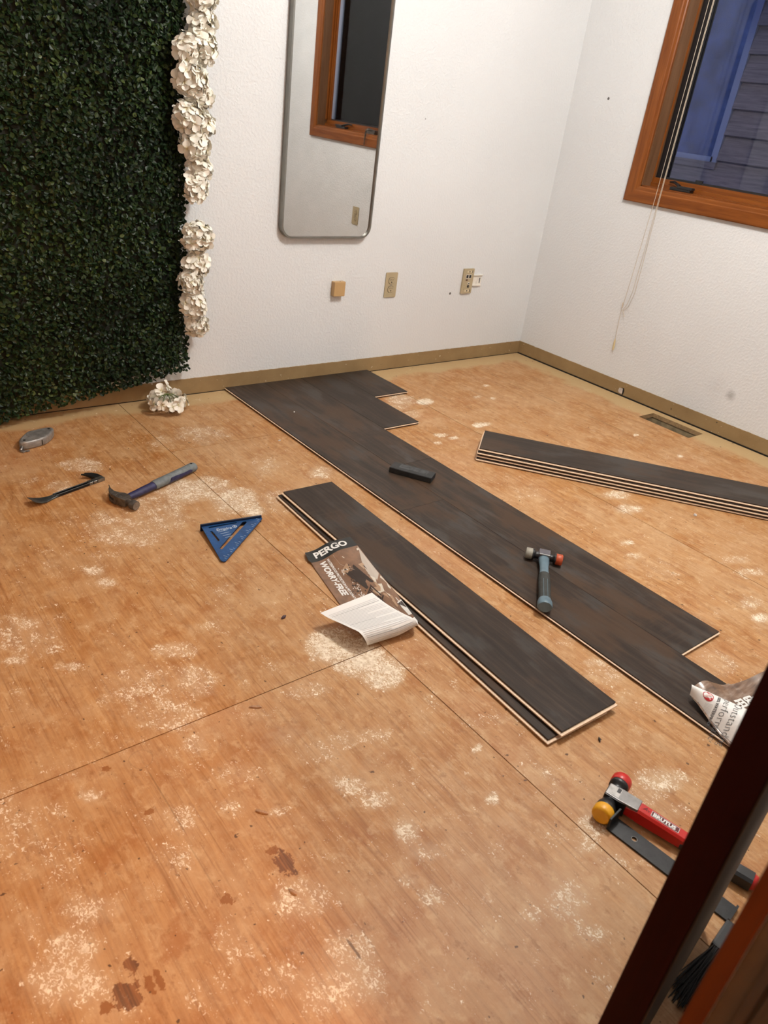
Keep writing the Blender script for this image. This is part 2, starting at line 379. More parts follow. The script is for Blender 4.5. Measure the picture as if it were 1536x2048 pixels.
VX0, VX1, VY0, VY1 = -0.180, -0.058, -1.234, -0.964   # heating register opening
FLECKS = np.array([
 [-2.802,-0.517,16.89,-4.81,-8.69,-19.34,0.5],
 [-2.736,-0.602,23.79,-7.56,-7.92,-17.36,0.8],
 [-2.627,-0.476,13.65,-4.66,-7.22,-16.6,0.75],
 [-2.656,-0.912,7.09,-2.77,-3.86,-7.88,0.8],
 [-2.544,-0.824,8.94,-3.77,-4.03,-8.53,0.75],
 [-2.413,-0.769,9.69,-4.49,-4.48,-9.78,1.1],
 [-2.539,-0.921,12.75,-5.61,-6.04,-12.47,0.8],
 [-2.736,-0.857,11.65,-4.08,-5.69,-11.66,0.55],
 [-2.334,-0.786,11.23,-5.58,-4.88,-10.7,0.95],
 [-2.295,-0.898,11.68,-6.26,-4.69,-10.04,1.1],
 [-2.278,-0.985,25.68,-14.46,-11.43,-23.98,1.7],
 [-2.079,-0.714,15.49,-8.99,-4.28,-9.85,0.5],
 [-2.163,-0.96,13.26,-8.02,-5.16,-11.04,0.65],
 [-2.147,-0.397,8.12,-4.02,-4.59,-11.43,0.75],
 [-2.314,-0.411,15.52,-6.83,-6.37,-15.49,0.4],
 [-1.934,-0.843,18.13,-12.12,-7.48,-16.93,0.8],
 [-2.823,-0.992,7.53,-2.51,-3.84,-7.53,0.35],
 [-2.805,-1.091,35.01,-12.45,-22.19,-42.53,1.3],
 [-2.799,-1.153,32.43,-11.95,-23.41,-44.24,1.2],
 [-2.561,-1.341,17.45,-9.1,-7.35,-13.7,0.35],
 [-2.454,-1.293,16.24,-9.11,-9.84,-18.77,0.4],
 [-3.017,-1.273,11.48,-3.27,-5.63,-10.06,0.7],
 [-3.069,-1.347,35.0,-9.43,-37.95,-66.25,1.4],
 [-2.979,-1.418,27.56,-8.98,-38.25,-66.49,1.4],
 [-2.86,-1.575,8.09,-3.41,-6.23,-10.62,0.75],
 [-2.758,-1.48,16.29,-7.41,-15.66,-27.61,1.0],
 [-2.772,-1.594,16.87,-8.04,-8.51,-14.62,0.9],
 [-2.865,-1.662,10.17,-4.48,-10.88,-18.2,0.8],
 [-3.077,-1.482,17.08,-4.86,-9.01,-15.25,0.35],
 [-2.64,-1.44,12.42,-6.3,-8.45,-15.26,0.45],
 [-2.438,-1.641,13.02,-8.93,-7.12,-12.61,1.6],
 [-2.407,-1.712,12.18,-8.94,-6.77,-11.85,1.6],
 [-2.387,-1.784,14.52,-11.32,-7.88,-13.62,1.5],
 [-2.565,-1.748,15.02,-9.78,-14.63,-24.95,0.7],
 [-2.579,-1.644,18.64,-11.25,-14.65,-25.49,0.4],
 [-2.697,-1.758,24.41,-13.98,-17.86,-29.9,0.45],
 [-3.059,-1.778,39.87,-13.95,-34.65,-55.17,1.4],
 [-3.181,-1.762,15.39,-4.14,-6.9,-10.86,0.55],
 [-3.164,-1.843,12.48,-3.68,-5.55,-8.61,0.6],
 [-3.129,-1.99,18.3,-6.46,-18.94,-28.62,1.0],
 [-3.199,-2.078,15.85,-5.11,-15.15,-22.3,1.05],
 [-3.169,-2.032,22.65,-7.54,-19.77,-29.49,1.05],
 [-2.968,-1.897,17.79,-7.84,-17.36,-27.3,0.55],
 [-3.05,-2.004,19.86,-8.25,-22.82,-34.76,0.4],
 [-2.944,-1.925,26.38,-12.31,-13.26,-20.8,0.65],
 [-2.991,-1.977,18.61,-8.38,-14.73,-22.72,0.55],
 [-2.814,-1.867,18.59,-9.96,-19.98,-32.24,0.6],
 [-2.862,-1.928,37.88,-19.89,-40.59,-64.29,0.9],
 [-2.846,-1.765,31.07,-14.95,-22.36,-36.68,0.9],
 [-2.797,-1.987,36.31,-21.63,-49.2,-77.65,1.0],
 [-2.643,-2.009,18.49,-13.32,-20.35,-32.6,0.9],
 [-2.621,-2.064,20.63,-15.84,-21.25,-33.77,0.8],
 [-2.643,-1.905,16.35,-10.92,-14.36,-23.49,0.65],
 [-2.582,-1.907,19.53,-13.89,-17.42,-28.68,0.7],
 [-2.526,-1.928,18.78,-14.29,-18.74,-30.95,0.6],
 [-2.616,-2.149,29.72,-24.55,-18.37,-28.73,1.1],
 [-2.614,-2.2,20.87,-18.04,-22.62,-35.05,0.95],
 [-2.678,-2.228,37.02,-30.69,-32.89,-50.28,0.8],
 [-2.662,-2.271,33.85,-29.69,-22.1,-33.58,0.8],
 [-2.424,-2.183,44.49,-45.18,-37.55,-59.73,1.7],
 [-2.359,-2.075,51.85,-50.81,-47.7,-78.05,1.7],
 [-2.498,-2.262,25.29,-25.83,-26.32,-40.88,0.5],
 [-2.583,-2.334,32.88,-33.19,-30.89,-46.85,0.5],
 [-2.464,-2.411,15.31,-18.67,-14.02,-21.27,0.9],
 [-2.48,-2.472,18.59,-23.92,-27.74,-41.54,0.85],
 [-2.545,-2.391,26.47,-29.37,-26.71,-40.26,0.5],
 [-2.85,-2.156,17.12,-10.87,-11.83,-17.94,0.75],
 [-2.83,-2.269,18.77,-13.52,-15.27,-22.73,0.95],
 [-2.848,-2.32,21.27,-15.7,-19.88,-29.25,0.95],
 [-2.895,-2.301,18.52,-12.61,-16.37,-24.02,0.85],
 [-2.943,-2.247,19.23,-11.6,-19.88,-29.3,0.7],
 [-2.967,-2.168,19.27,-10.46,-14.74,-21.99,0.5],
 [-3.031,-2.212,17.92,-9.09,-20.82,-30.53,0.5],
 [-2.292,-2.191,10.65,-12.09,-17.23,-27.8,0.6],
 [-2.272,-2.241,15.75,-18.98,-15.37,-24.62,0.6],
 [-2.298,-2.337,16.0,-20.7,-17.39,-27.27,0.9],
 [-2.351,-2.357,22.29,-28.23,-25.87,-40.17,0.8],
 [-2.337,-2.404,16.44,-22.09,-29.89,-46.09,0.7],
 [-2.085,-2.342,8.99,-13.6,-14.82,-23.8,0.95],
 [-2.15,-2.349,11.34,-16.54,-16.86,-26.85,0.8],
 [-2.133,-2.403,12.63,-19.68,-20.75,-32.77,0.6],
 [-1.023,-1.449,10.07,-13.7,-10.88,-23.5,1.0],
 [-1.073,-1.543,10.93,-15.33,-11.87,-24.98,1.1],
 [-1.341,-1.282,11.6,-12.72,-7.95,-17.26,0.4],
 [-1.291,-1.689,22.5,-31.38,-28.95,-57.74,1.4],
 [-1.334,-1.752,18.28,-26.02,-22.19,-43.48,0.9],
 [-1.331,-1.834,9.03,-13.58,-7.64,-14.72,0.45],
 [-1.335,-1.885,13.88,-21.56,-17.27,-32.92,0.7],
 [-1.071,-2.005,8.61,-16.24,-13.84,-26.47,1.0],
 [-1.039,-1.936,10.31,-18.73,-15.5,-30.17,0.8],
 [-1.286,-2.153,15.31,-29.72,-20.75,-37.72,1.4],
 [-1.238,-2.094,12.78,-24.12,-12.14,-22.44,0.7],
 [-1.625,-2.192,7.36,-12.61,-8.85,-15.4,0.55],
 [-1.895,-2.026,18.84,-24.38,-33.16,-57.81,1.1],
 [-1.913,-2.073,11.2,-14.88,-14.15,-24.39,0.55],
 [-1.04,-0.738,23.38,-22.99,-13.43,-34.36,1.9],
 [-0.994,-0.744,32.22,-32.33,-16.55,-42.48,1.3],
 [-1.084,-0.43,18.25,-15.78,-7.95,-22.05,1.7],
 [-1.186,-0.374,10.57,-8.61,-4.66,-13.01,0.95],
 [-1.268,-0.44,11.66,-9.38,-6.0,-16.29,0.8],
 [-1.279,-0.756,22.37,-20.1,-18.54,-46.07,1.3],
 [-1.249,-0.801,29.57,-27.37,-18.91,-46.57,1.4],
 [-1.347,-0.814,36.9,-32.91,-19.81,-48.14,1.2],
 [-0.625,-0.366,35.3,-35.3,-15.19,-44.94,1.6],
 [-0.729,-0.517,41.84,-42.53,-17.31,-48.55,1.4],
 [-1.248,-0.527,12.47,-10.42,-6.33,-16.78,0.7],
 [-0.791,-0.474,29.85,-29.25,-17.19,-48.48,1.2],
 [-0.408,-1.107,37.17,-53.04,-22.62,-56.2,1.6],
 [-0.42,-1.34,36.73,-58.29,-26.34,-61.9,1.5],
 [-0.853,-1.815,7.21,-12.95,-8.21,-16.7,0.4],
 [-1.312,-1.141,16.67,-17.33,-9.91,-22.28,0.4],
 [-1.864,-1.45,15.95,-14.64,-16.1,-31.76,0.3],
 [-1.892,-1.926,16.36,-19.71,-20.28,-36.08,0.35],
 [-2.028,-1.717,26.57,-25.73,-27.41,-50.11,0.5],
 [-2.33,-1.923,21.74,-19.48,-16.21,-27.43,0.35],
 [-2.319,-2.011,21.7,-20.89,-24.92,-41.49,0.45],
 [-2.245,-2.046,23.79,-24.88,-24.49,-40.85,0.45],
 [-2.382,-2.296,17.19,-20.0,-19.16,-29.98,0.35],
 [-2.522,-2.194,15.39,-14.47,-16.68,-26.17,0.25],
 [-2.965,-1.678,16.62,-6.4,-16.81,-27.67,0.4],
 [-3.086,-1.698,18.48,-5.85,-17.55,-28.31,0.4],
 [-2.504,-2.545,12.57,-17.27,-18.85,-27.77,0.2],
 [-3.214,-1.965,34.66,-9.87,-14.47,-21.74,0.6],
 [-3.152,-2.146,23.31,-8.83,-21.64,-31.63,0.6]
])
def sheet(x0, x1, y0, y1, fine, hole=False):
    g = 0.0011
    xa = [x0 + g, x1 - g]; ya = [y0 + g, y1 - g]
    if fine:
        nx = max(2, int((x1 - x0) / 0.013)); ny = max(2, int((y1 - y0) / 0.013))
        xa = list(np.linspace(xa[0], xa[1], nx)); ya = list(np.linspace(ya[0], ya[1], ny))
    if hole:
        xa = sorted([x for x in xa if min(abs(x - VX0), abs(x - VX1)) > 0.003] + [VX0, VX1])
        ya = sorted([y for y in ya if min(abs(y - VY0), abs(y - VY1)) > 0.003] + [VY0, VY1])
    xa = np.array(xa); ya = np.array(ya); nx, ny = len(xa), len(ya)
    X, Y = np.meshgrid(xa, ya); X = X.ravel(); Y = Y.ravel()
    V = np.stack([X, Y, np.zeros_like(X)], 1)
    i, j = np.meshgrid(np.arange(nx - 1), np.arange(ny - 1)); i = i.ravel(); j = j.ravel()
    if hole:
        cx = (xa[i] + xa[i + 1]) / 2; cy = (ya[j] + ya[j + 1]) / 2
        k = ~((cx > VX0) & (cx < VX1) & (cy > VY0) & (cy < VY1)); i = i[k]; j = j[k]
    F = np.stack([j * nx + i, j * nx + i + 1, (j + 1) * nx + i + 1, (j + 1) * nx + i], 1)
    n = len(V); c0, c1, c2, c3 = 0, nx - 1, n - 1, n - nx      # corners, for the sheet's edges
    low = np.array([[V[c][0], V[c][1], -0.018] for c in (c0, c1, c2, c3)])
    V = np.concatenate([V, low])
    faces = F.tolist() + [(c0, n, n + 1, c1), (c1, n + 1, n + 2, c2), (c2, n + 2, n + 3, c3), (c3, n + 3, n, c0)]
    me = bpy.data.meshes.new('plywood_sheet'); me.from_pydata(V.tolist(), [], faces); me.materials.append(M_ply)
    D = np.zeros(len(V)); P = V[:, :2]
    for (cx, cy, a, b, c, d, w_) in FLECKS:
        dx, dy = P[:, 0] - cx, P[:, 1] - cy
        r2 = (a * dx + b * dy) ** 2 + (c * dx + d * dy) ** 2
        D = np.maximum(D, w_ * np.clip(1.25 - r2, 0, 1) ** 0.6)
    wob = np.array([mnoise.noise((p[0] * 5, p[1] * 5, 3.3)) for p in P])
    D = np.clip(D + 0.24 + 0.26 * wob - 0.10 * (P[:, 0] > -1.1), 0, 1.9)
    mg = np.maximum(np.clip(1.15 - (-P[:, 1]) / 0.20, 0, 1), np.clip(1.15 - (-P[:, 0]) / 0.24, 0, 1))
    for nm, arr in (('fleck', D), ('margin', mg)):
        at = me.attributes.new(nm, 'FLOAT', 'POINT'); at.data.foreach_set('value', arr.astype(np.float32))
    o = bpy.data.objects.new('plywood_sheet', me); COL.objects.link(o); o.parent = floor
    return o
SA, SCx, SB, SD = -2.3286, -1.1094, -0.4923, -1.7052       # joints between the sheets
sheet(SCx, -0.012, -2.72, -0.0065, True, True)
sheet(SA, SCx, SB, -0.0065, True)
sheet(SA, SCx, -2.93, SB, True)
sheet(X0, SA, SD, -0.0065, True)
sheet(X0, SA, -2.93, SD, True)
sheet(X0, SA, YH, -2.93, False); sheet(SA, SCx, YH, -2.93, False); sheet(SCx, 0.0, YH, -2.72, False)
mb = MB()                                                   # sheet metal boot below the register opening
mb.add([(VX0 - .004, VY0 - .004, -.02), (VX1 + .004, VY0 - .004, -.02), (VX1 + .004, VY1 + .004, -.02), (VX0 - .004, VY1 + .004, -.02),
        (VX0, VY0 + .01, -.11), (VX1 - .01, VY0 + .01, -.11), (VX1 - .01, VY1 - .01, -.11), (VX0, VY1 - .01, -.11)],
       [(0, 1, 5, 4), (1, 2, 6, 5), (2, 3, 7, 6), (3, 0, 4, 7), (4, 5, 6, 7)])
mb.build('register_boot', plain('dusty_sheet_metal', (0.20, 0.15, 0.085), 0.6, 0.0, nscale=30, namt=0.4), floor)
mb = MB()
for (a, b) in (((VX0, VY0 - .001, -.02), (VX1, VY0, 0)), ((VX0, VY1, -.02), (VX1, VY1 + .001, 0)), ((VX0 - .001, VY0, -.02), (VX0, VY1, 0)), ((VX1, VY0, -.02), (VX1 + .001, VY1, 0))):
    mb.box(a, b)
mb.build('register_cut_edge', plain('raw_ply_edge', (0.30, 0.19, 0.09), 0.8, nscale=80, namt=0.3), floor)

# walls
WY0, WY1, WZ0, WZ1 = -2.270, -0.524, 0.965, 2.06           # window opening in the right wall
MB().box((X0 - .12, 0, -0.2), (0.14, 0.14, ZC)).build('wall_back', M_wall_back, kind='structure')
mb = MB()
mb.box((0, YH, -0.2), (0.12, WY0, ZC)); mb.box((0, WY1, -0.2), (0.12, 0, ZC))
mb.box((0, WY0, -0.2), (0.12, WY1, WZ0)); mb.box((0, WY0, WZ1), (0.12, WY1, ZC))
mb.build('wall_right', M_wall_right, kind='structure')
MB().box((X0 - .12, YH, -0.2), (X0, 0, ZC)).build('wall_left', M_wall, kind='structure')
mb = MB(); DX0, DX1, DZ = -3.80, -2.925, 2.04               # doorway in the front wall
mb.box((DX1, YF - .12, -0.2), (0, YF, ZC)); mb.box((X0, YF - .12, -0.2), (DX0, YF, ZC)); mb.box((DX0, YF - .12, DZ), (DX1, YF, ZC))
mb.build('wall_front', M_wall, kind='structure')
MB().box((X0 - .12, YH - .12, -0.2), (0.12, YH, ZC)).build('wall_hall', M_wall, kind='structure')
MB().box((X0 - .12, YH - .12, ZC), (0.14, 0.14, ZC + .1)).build('ceiling', M_ceil, kind='structure')

def ragged_strip(name, p0, p1, nrm, h=0.0685, gap0=0.0):
    """thin strip of bare wall with a ragged paint line along its top"""
    p0, p1, nrm = Vector(p0), Vector(p1), Vector(nrm); n = int((p1 - p0).length / 0.008)
    vs, fs = [], []
    for i in range(n + 1):
        p = p0.lerp(p1, i / n); z = h + 0.0016 * mnoise.noise((i * 0.9, 3 * p0.x, 1.0)) + 0.0012 * mnoise.noise((i * 0.23, 8, p0.y))
        a = p + nrm * 0.004
        vs += [(a.x, a.y, gap0), (a.x, a.y, z), (p.x, p.y, z), (p.x, p.y, gap0)]
    for i in range(n):
        b = i * 4
        for k in range(4): fs.append((b + k, b + (k + 1) % 4, b + 4 + (k + 1) % 4, b + 4 + k))
    m = MB(); m.add(vs, fs); return m.build(name, M_base, kind='structure')
ragged_strip('baseboard_back', (-3.9, 0, 0), (0, 0, 0), (0, -1, 0), gap0=0.0022)
MB().box((-3.9, -.003, -.018), (0, -.0005, .0022)).build('gap_shade_strip', M_void, bpy.data.objects['baseboard_back'])  # added black strip, paints the shade in the gap under the baseboard
br = ragged_strip('baseboard_right', (0, 0, 0), (0, -2.7, 0), (-1, 0, 0), gap0=0.0045)
MB().box((-.003, -2.7, -.018), (-.0005, 0, .0045)).build('gap_shade_strip', M_void, br)  # same black strip on this side, shade of the gap put in as colour
M_chip = plain('broken_plaster', (0.50, 0.44, 0.40), 0.8, nscale=60, namt=0.3)
mb = MB()                                                   # broken spot in the strip
mb.prism([(-.014, -.012), (.010, -.013), (.018, -.004), (.014, .012), (-.004, .013), (-.013, .006)], 0, .003, M=Matrix(((0, 0, -1, -.0042), (1, 0, 0, -.726), (0, 1, 0, .024), (0, 0, 0, 1))))
mb.build('broken_patch', M_chip, br)
mb = MB()
mb.prism([(-.019, -.014), (-.014, -.018), (-.011, .014), (-.004, .017), (-.015, .018), (-.020, .006)], 0, .0034, M=Matrix(((0, 0, -1, -.0042), (1, 0, 0, -.722), (0, 1, 0, .024), (0, 0, 0, 1))))
mb.build('broken_edge', M_void, br)

# window
win = empty('window_1', (0, 0, 0), kind='structure')
CW = 0.070
def casing(poly_out, poly_in, name, mat):
    """mitred casing board with a stepped, slightly eased face: outer line and inner line in (y, z)"""
    (a0, a1), (b0, b1) = poly_out, poly_in
    def pt(t, s, x): # t along, s across 0 outer .. 1 inner
        o = (a0[0] + (a1[0] - a0[0]) * t, a0[1] + (a1[1] - a0[1]) * t); i = (b0[0] + (b1[0] - b0[0]) * t, b0[1] + (b1[1] - b0[1]) * t)
        return (x, o[0] + (i[0] - o[0]) * s, o[1] + (i[1] - o[1]) * s)
    prof = [(0, 0), (0, -.016), (.06, -.0185), (.70, -.0185), (.76, -.016), (.80, -.0155), (.93, -.0145), (1, -.011), (1, 0)]
    vs = [pt(0, s, x) for s, x in prof] + [pt(1, s, x) for s, x in prof]; n = len(prof)
    m = MB(); m.add(vs, [(i, i + 1, n + i + 1, n + i) for i in range(n - 1)]); m.add(vs, [tuple(range(n)), tuple(range(2 * n - 1, n - 1, -1))])
    return m.build(name, mat, win)
oL, oR, oB, oT = WY1 + CW, WY0 - CW, WZ0 - CW, WZ1 + CW
casing(((oL, oB), (oL, oT)), ((WY1, WZ0), (WY1, WZ1)), 'casing_board', M_trim)
casing(((oR, oT), (oR, oB)), ((WY0, WZ1), (WY0, WZ0)), 'casing_board', M_trim)
casing(((oR, oB), (oL, oB)), ((WY0, WZ0), (WY1, WZ0)), 'casing_board', M_trimY)
casing(((oL, oT), (oR, oT)), ((WY1, WZ1), (WY0, WZ1)), 'casing_board', M_trimY)
JT = 0.006
MB().box((-.004, WY1 - JT, WZ0), (.125, WY1, WZ1)).build('jamb_board', M_jamb, win)
MB().box((-.004, WY0, WZ0), (.125, WY0 + JT, WZ1)).build('jamb_board', M_jamb, win)
MB().box((-.004, WY0, WZ0), (.125, WY1, WZ0 + JT)).build('sill_board', M_trimY, win)
MB().box((-.004, WY0, WZ1 - JT), (.125, WY1, WZ1)).build('head_board', M_trimY, win)
YM = -1.395                                                # mullion between the two casements
MB().box((.03, YM - .03, WZ0 + JT), (.125, YM + .03, WZ1 - JT)).build('mullion', M_trim, win)
def sash(ya, yb, left_black):
    """one casement: ya is the smaller y"""
    s = MB().box((.072, ya, WZ0 + JT), (.112, yb, WZ0 + JT + .038)).build('sash_rail', M_trimY, win)
    MB().box((.060, ya, WZ0 + JT), (.072, yb, WZ0 + JT + .016)).build('sash_stop', M_trimY, win)
    MB().box((.072, ya, WZ1 - JT - .045), (.112, yb, WZ1 - JT)).build('sash_rail', M_trimY, win)
    z0, z1 = WZ0 + JT + .038, WZ1 - JT - .045
    MB().box((.072, ya, z0), (.112, ya + .05, z1)).box((.060, ya, z0), (.072, ya + .014, z1)).box((.066, ya + .03, z0), (.072, ya + .036, z1)).build('sash_stile', M_trim, win)
    if left_black:
        MB().box((.064, yb - .004, z0 - .03), (.072, yb, z1)).build('sash_stop', M_trim, win)
        MB().box((.084, yb - .058, z0), (.112, yb - .004, z1)).build('sash_stile', M_black, win, label='black sash stile')
    else:
        MB().box((.072, yb - .05, z0), (.112, yb, z1)).build('sash_stile', M_trim, win)
    y0, y1 = ya + .05, yb - (.058 if left_black else .05)
    MB().box((.078, y0, z0), (.106, y1, z0 + .008)).build('glazing_bead', M_black, win)
    MB().box((.080, y0, z0), (.104, y0 + .005, z1)).build('glazing_bead', plain('pale_blue_bead', (.30, .33, .42), .4), win)
    MB().box((.094, y0, z0), (.098, y1, z1)).build('glass_pane', M_glass, win)
def glass_mat(name, refl=0.10, tint=(0.9, 0.92, 0.95)):
    t = NT(name); tr = t.n('ShaderNodeBsdfTransparent'); tr.inputs[0].default_value = (*tint, 1)
    gl = t.n('ShaderNodeBsdfGlossy'); gl.inputs['Roughness'].default_value = 0.02
    fr = t.n('ShaderNodeFresnel'); fr.inputs[0].default_value = 1.45
    mx = t.n('ShaderNodeMixShader'); t.link(t.math('ADD', fr.outputs[0], refl), mx.inputs[0]); t.link(tr.outputs[0], mx.inputs[1]); t.link(gl.outputs[0], mx.inputs[2])
    t.link(mx.outputs[0], t.out.inputs[0]); return t.m
M_glass = glass_mat('window_glass', -0.01)
sash(YM + .03, WY1 - JT, True); sash(WY0 + JT, YM - .03, False)

def lock(y, z):
    r = MB()
    r.box((.020, y - .050, z), (.052, y + .055, z + .014)); r.box((.018, y - .058, z + .010), (.046, y + .02, z + .022))
    r.build('sash_lock', M_black, win, bevel=.003)
    MB().tube([(.034, y + .015, z + .02), (.050, y + .055, z + .032), (.060, y + .085, z + .030)], [.007, .006, .004], 8).build('lock_lever', M_black, win)
lock(-0.715, WZ0 + JT); lock(-2.02, WZ0 + JT)
MB().box((.076, -.78, 1.012), (.084, -.745, 1.026)).build('sash_keeper', M_black, win)
mb = MB().box((.0, -1.70, WZ0 + JT), (.05, -1.60, WZ0 + .03)); mb.tube([(.02, -1.64, .99), (-.02, -1.645, 1.0), (-.032, -1.65, .985), (-.034, -1.655, .93)], [.008, .007, .006, .005], 8)
mb.tube([(-.034, -1.655, .93), (-.034, -1.662, .912), (-.034, -1.655, .902), (-.034, -1.648, .912), (-.034, -1.654, .926)], .0022, 6)
mb.build('crank_handle', M_darksteel, win)

# open folding door panel beside the camera and the doorway's own trim
M_mahog = wood('dark_red_stain', (0.015, 0.0008, 0.0003), (0.022, 0.0014, 0.0005), 'Z', 1.0, 0.6)
M_mahog.node_tree.nodes['Principled BSDF'].inputs['Specular IOR Level'].default_value = 0.08
dv = Vector((math.cos(math.radians(9.2)), math.sin(math.radians(9.2)), 0)); dn = Vector((-dv.y, dv.x, 0))
door = empty('door_1', (CAM.x + .539, CAM.y + .1077, 0.012), math.radians(9.2), kind='structure')
MB().box((0, 0, 0), (.490, .0345, 2.0)).build('door_panel', M_mahog, door, bevel=.0015)
M_olive = plain('dull_brown_paint', (0.060, 0.034, 0.014), 0.7, nscale=14, namt=0.2)
MB().box((.004, -.0015, .002), (.486, -.0002, 1.998)).build('panel_face', M_olive, door)
M_doortrim = wood('door_trim_dimmed', (0.045, 0.0085, 0.001), (0.080, 0.018, 0.0022), 'Z', 1.0, 0.6)  # window trim stain with the dim light of the doorway darkened into its colour
M_doortrim.node_tree.nodes['Principled BSDF'].inputs['Specular IOR Level'].default_value = 0.1
tr = empty('trim_1', kind='structure')
MB().box((-2.930, -2.715, 0), (-2.862, -2.7025, 2.10)).build('casing_board', M_doortrim, tr, bevel=.001)
MB().box((-2.926, -2.835, 0), (-2.905, -2.7155, 2.06)).build('jamb_board', M_olive, tr)
MB().box((-2.931, -2.734, 0), (-2.926, -2.7285, 2.04)).build('jamb_dark_strip', M_black, tr)  # two black strips along the jamb face where a dark gap runs
MB().box((-2.931, -2.744, 0), (-2.926, -2.737, 2.04)).build('jamb_dark_strip', M_black, tr)

# outside: the neighbouring wing with lapped siding and a window that mirrors the evening sky
ext = empty('wall_exterior', kind='structure')
M_siding = wood('weathered_siding', (0.15, 0.125, 0.12), (0.31, 0.255, 0.245), 'Y', 1.6, 0.75)
EX = 1.6; PY0, PY1, PZ0 = 0.075, 0.47, 1.085
def board(y0, y1, z):
    MB().add([(EX, y0, z + .150), (EX - .036, y0, z), (EX + .02, y0, z), (EX + .02, y0, z + .15), (EX, y1, z + .150), (EX - .036, y1, z), (EX + .02, y1, z), (EX + .02, y1, z + .15)],
             [(0, 1, 5, 4), (1, 2, 6, 5), (3, 0, 4, 7), (0, 3, 2, 1), (4, 5, 6, 7)]).build('siding_board', M_siding, ext)
for i in range(23):
    z = -0.35 + i * 0.145
    if z + .15 > PZ0 + .03:
        board(-9.0, PY0 - .035, z); board(PY1 + .035, 1.6, z)
    else:
        board(-9.0, 1.6, z)
MB().box((EX + .02, -9.0, -.4), (EX + .06, 1.6, 3.0)).build('sheathing', M_void, ext)
w2 = empty('window_2', kind='structure')
M_bluetrim = plain('pale_window_trim', (0.30, 0.33, 0.44), 0.5)
MB().box((EX - .03, PY0 - .035, PZ0 - .04), (EX + .02, PY1 + .035, PZ0)).build('window_sill', M_siding, w2)
MB().box((EX - .022, PY0, PZ0), (EX + .012, PY1, PZ0 + .03)).build('sash_rail', M_bluetrim, w2)
MB().box((EX - .022, PY0 - .03, PZ0), (EX + .012, PY0 + .012, 2.9)).build('sash_stile', M_bluetrim, w2)
MB().box((EX - .022, PY1 - .02, PZ0), (EX + .012, PY1 + .02, 2.9)).build('sash_stile', M_bluetrim, w2)
t = NT('mottled_sky_pane'); P = t.obj()
t.bump(t.noise(t.mapping(P, (1, 1, .7)), 9, 4, .65), .25, .02)
M_pane = t.fin(t.ramp(t.noise(P, 7, 5, .65), [(.35, (.13, .15, .21)), (.68, (.30, .34, .44))]), .12, 1.0)  # colour mottling stands in for trees reflected in the pane
MB().box((EX - .004, PY0, PZ0 + .02), (EX, PY1, 2.9)).build('glass_pane', M_pane, w2)
# ------------------------------------------------------------------ laminate planks
T = 0.0118
def plank(parent_name, L, W, loc, rz, root=None, end=-1, **k):
    """dark wear layer on a brown core with a pale tongue along the left side and one end; local y runs along the plank"""
    if root is None:
        p = empty(parent_name, loc, rz, **k)
    else:
        p = None
    a, b = W / 2, L / 2
    wl = MB().box((-a, -b, T - .0022), (a, b, T))
    core = MB().box((-a + .0006, -b + .0006, .0004), (a - .0006, b - .0006, T - .0022))
    tl, t0, t1 = (.0066, .0042, .0072) if root is None else (.0042, .0066, .0084)
    tg = MB().box((-a - tl, -b, t0), (-a + .0006, b, t1))
    ya, yb = (-b - tl, -b + .0006) if end < 0 else (b - .0006, b + .0035)
    tg.box((-a - (tl if end < 0 else 0), ya, t0), (a, yb, t1))
    if root is None:
        wl.build('wear_layer', M_plank, p, bevel=.0005, seg=1); core.build('core', M_core, p); tg.build('tongue', M_tongue, p)
        return p
    o = wl.build('plank', M_plank, root, bevel=.0009, seg=1); o.location = loc; o.rotation_euler = (0, 0, rz)
    core.build('core', M_core, o); tg.build('tongue', M_tongue, o)
    return o
lam = empty('laminate_floor', (-1.48, -1.2, 0), label='four clicked-together rows of dark oak laminate planks laid out from the back wall', cat='flooring')
def row(x0, x1, y0, y1):
    plank('plank', y0 - y1, x1 - x0 - .0003, ((x0 + x1) / 2 + 1.48, (y0 + y1) / 2 + 1.2, 0), 0.0, root=lam)
row(-1.8640, -1.6740, -.006, -1.2065); row(-1.8640, -1.6740, -1.2065, -2.4070)
row(-1.6740, -1.4835, -.006, -.9300); row(-1.6740, -1.4835, -.9300, -2.1300)
row(-1.4835, -1.2930, -.006, -.6290); row(-1.2930, -1.0985, -.006, -.3190)

GF = 'planks stacked beside the brochure'
plank('laminate_plank', 1.2, .191, (-2.0955, -1.549, .0002), -.0425, group=GF, cat='plank', label='lower plank of the two stacked beside the brochure, only its left strip showing')
plank('laminate_plank', 1.2, .187, (-2.074, -1.5545, T + .0006), -.027, group=GF, cat='plank', label='upper dark plank of the two stacked beside the brochure')
GR = 'stack of four planks near the right wall'
th = math.atan2(.625, .78); ex = Vector((math.cos(th), math.sin(th), 0)); ey = Vector((-ex.y, ex.x, 0))
c0 = Vector((-.8535, -1.4047, 0))
for i, (sx, sy, lb) in enumerate(((-.012, .004, 'bottom plank of the four-high stack near the right wall'), (-.010, .003, 'second plank from the bottom of the four-high stack near the right wall'),
                                  (-.008, .003, 'third plank from the bottom of the four-high stack near the right wall'), (0, 0, 'top dark plank of the four-high stack near the right wall'))):
    c = c0 + ex * sx + ey * sy
    plank('laminate_plank', 1.2, .193, (c.x, c.y, .0002 + i * (T + .0004)), th + (.004, -.003, .002, 0)[i], group=GR, cat='plank', label=lb, end=1)

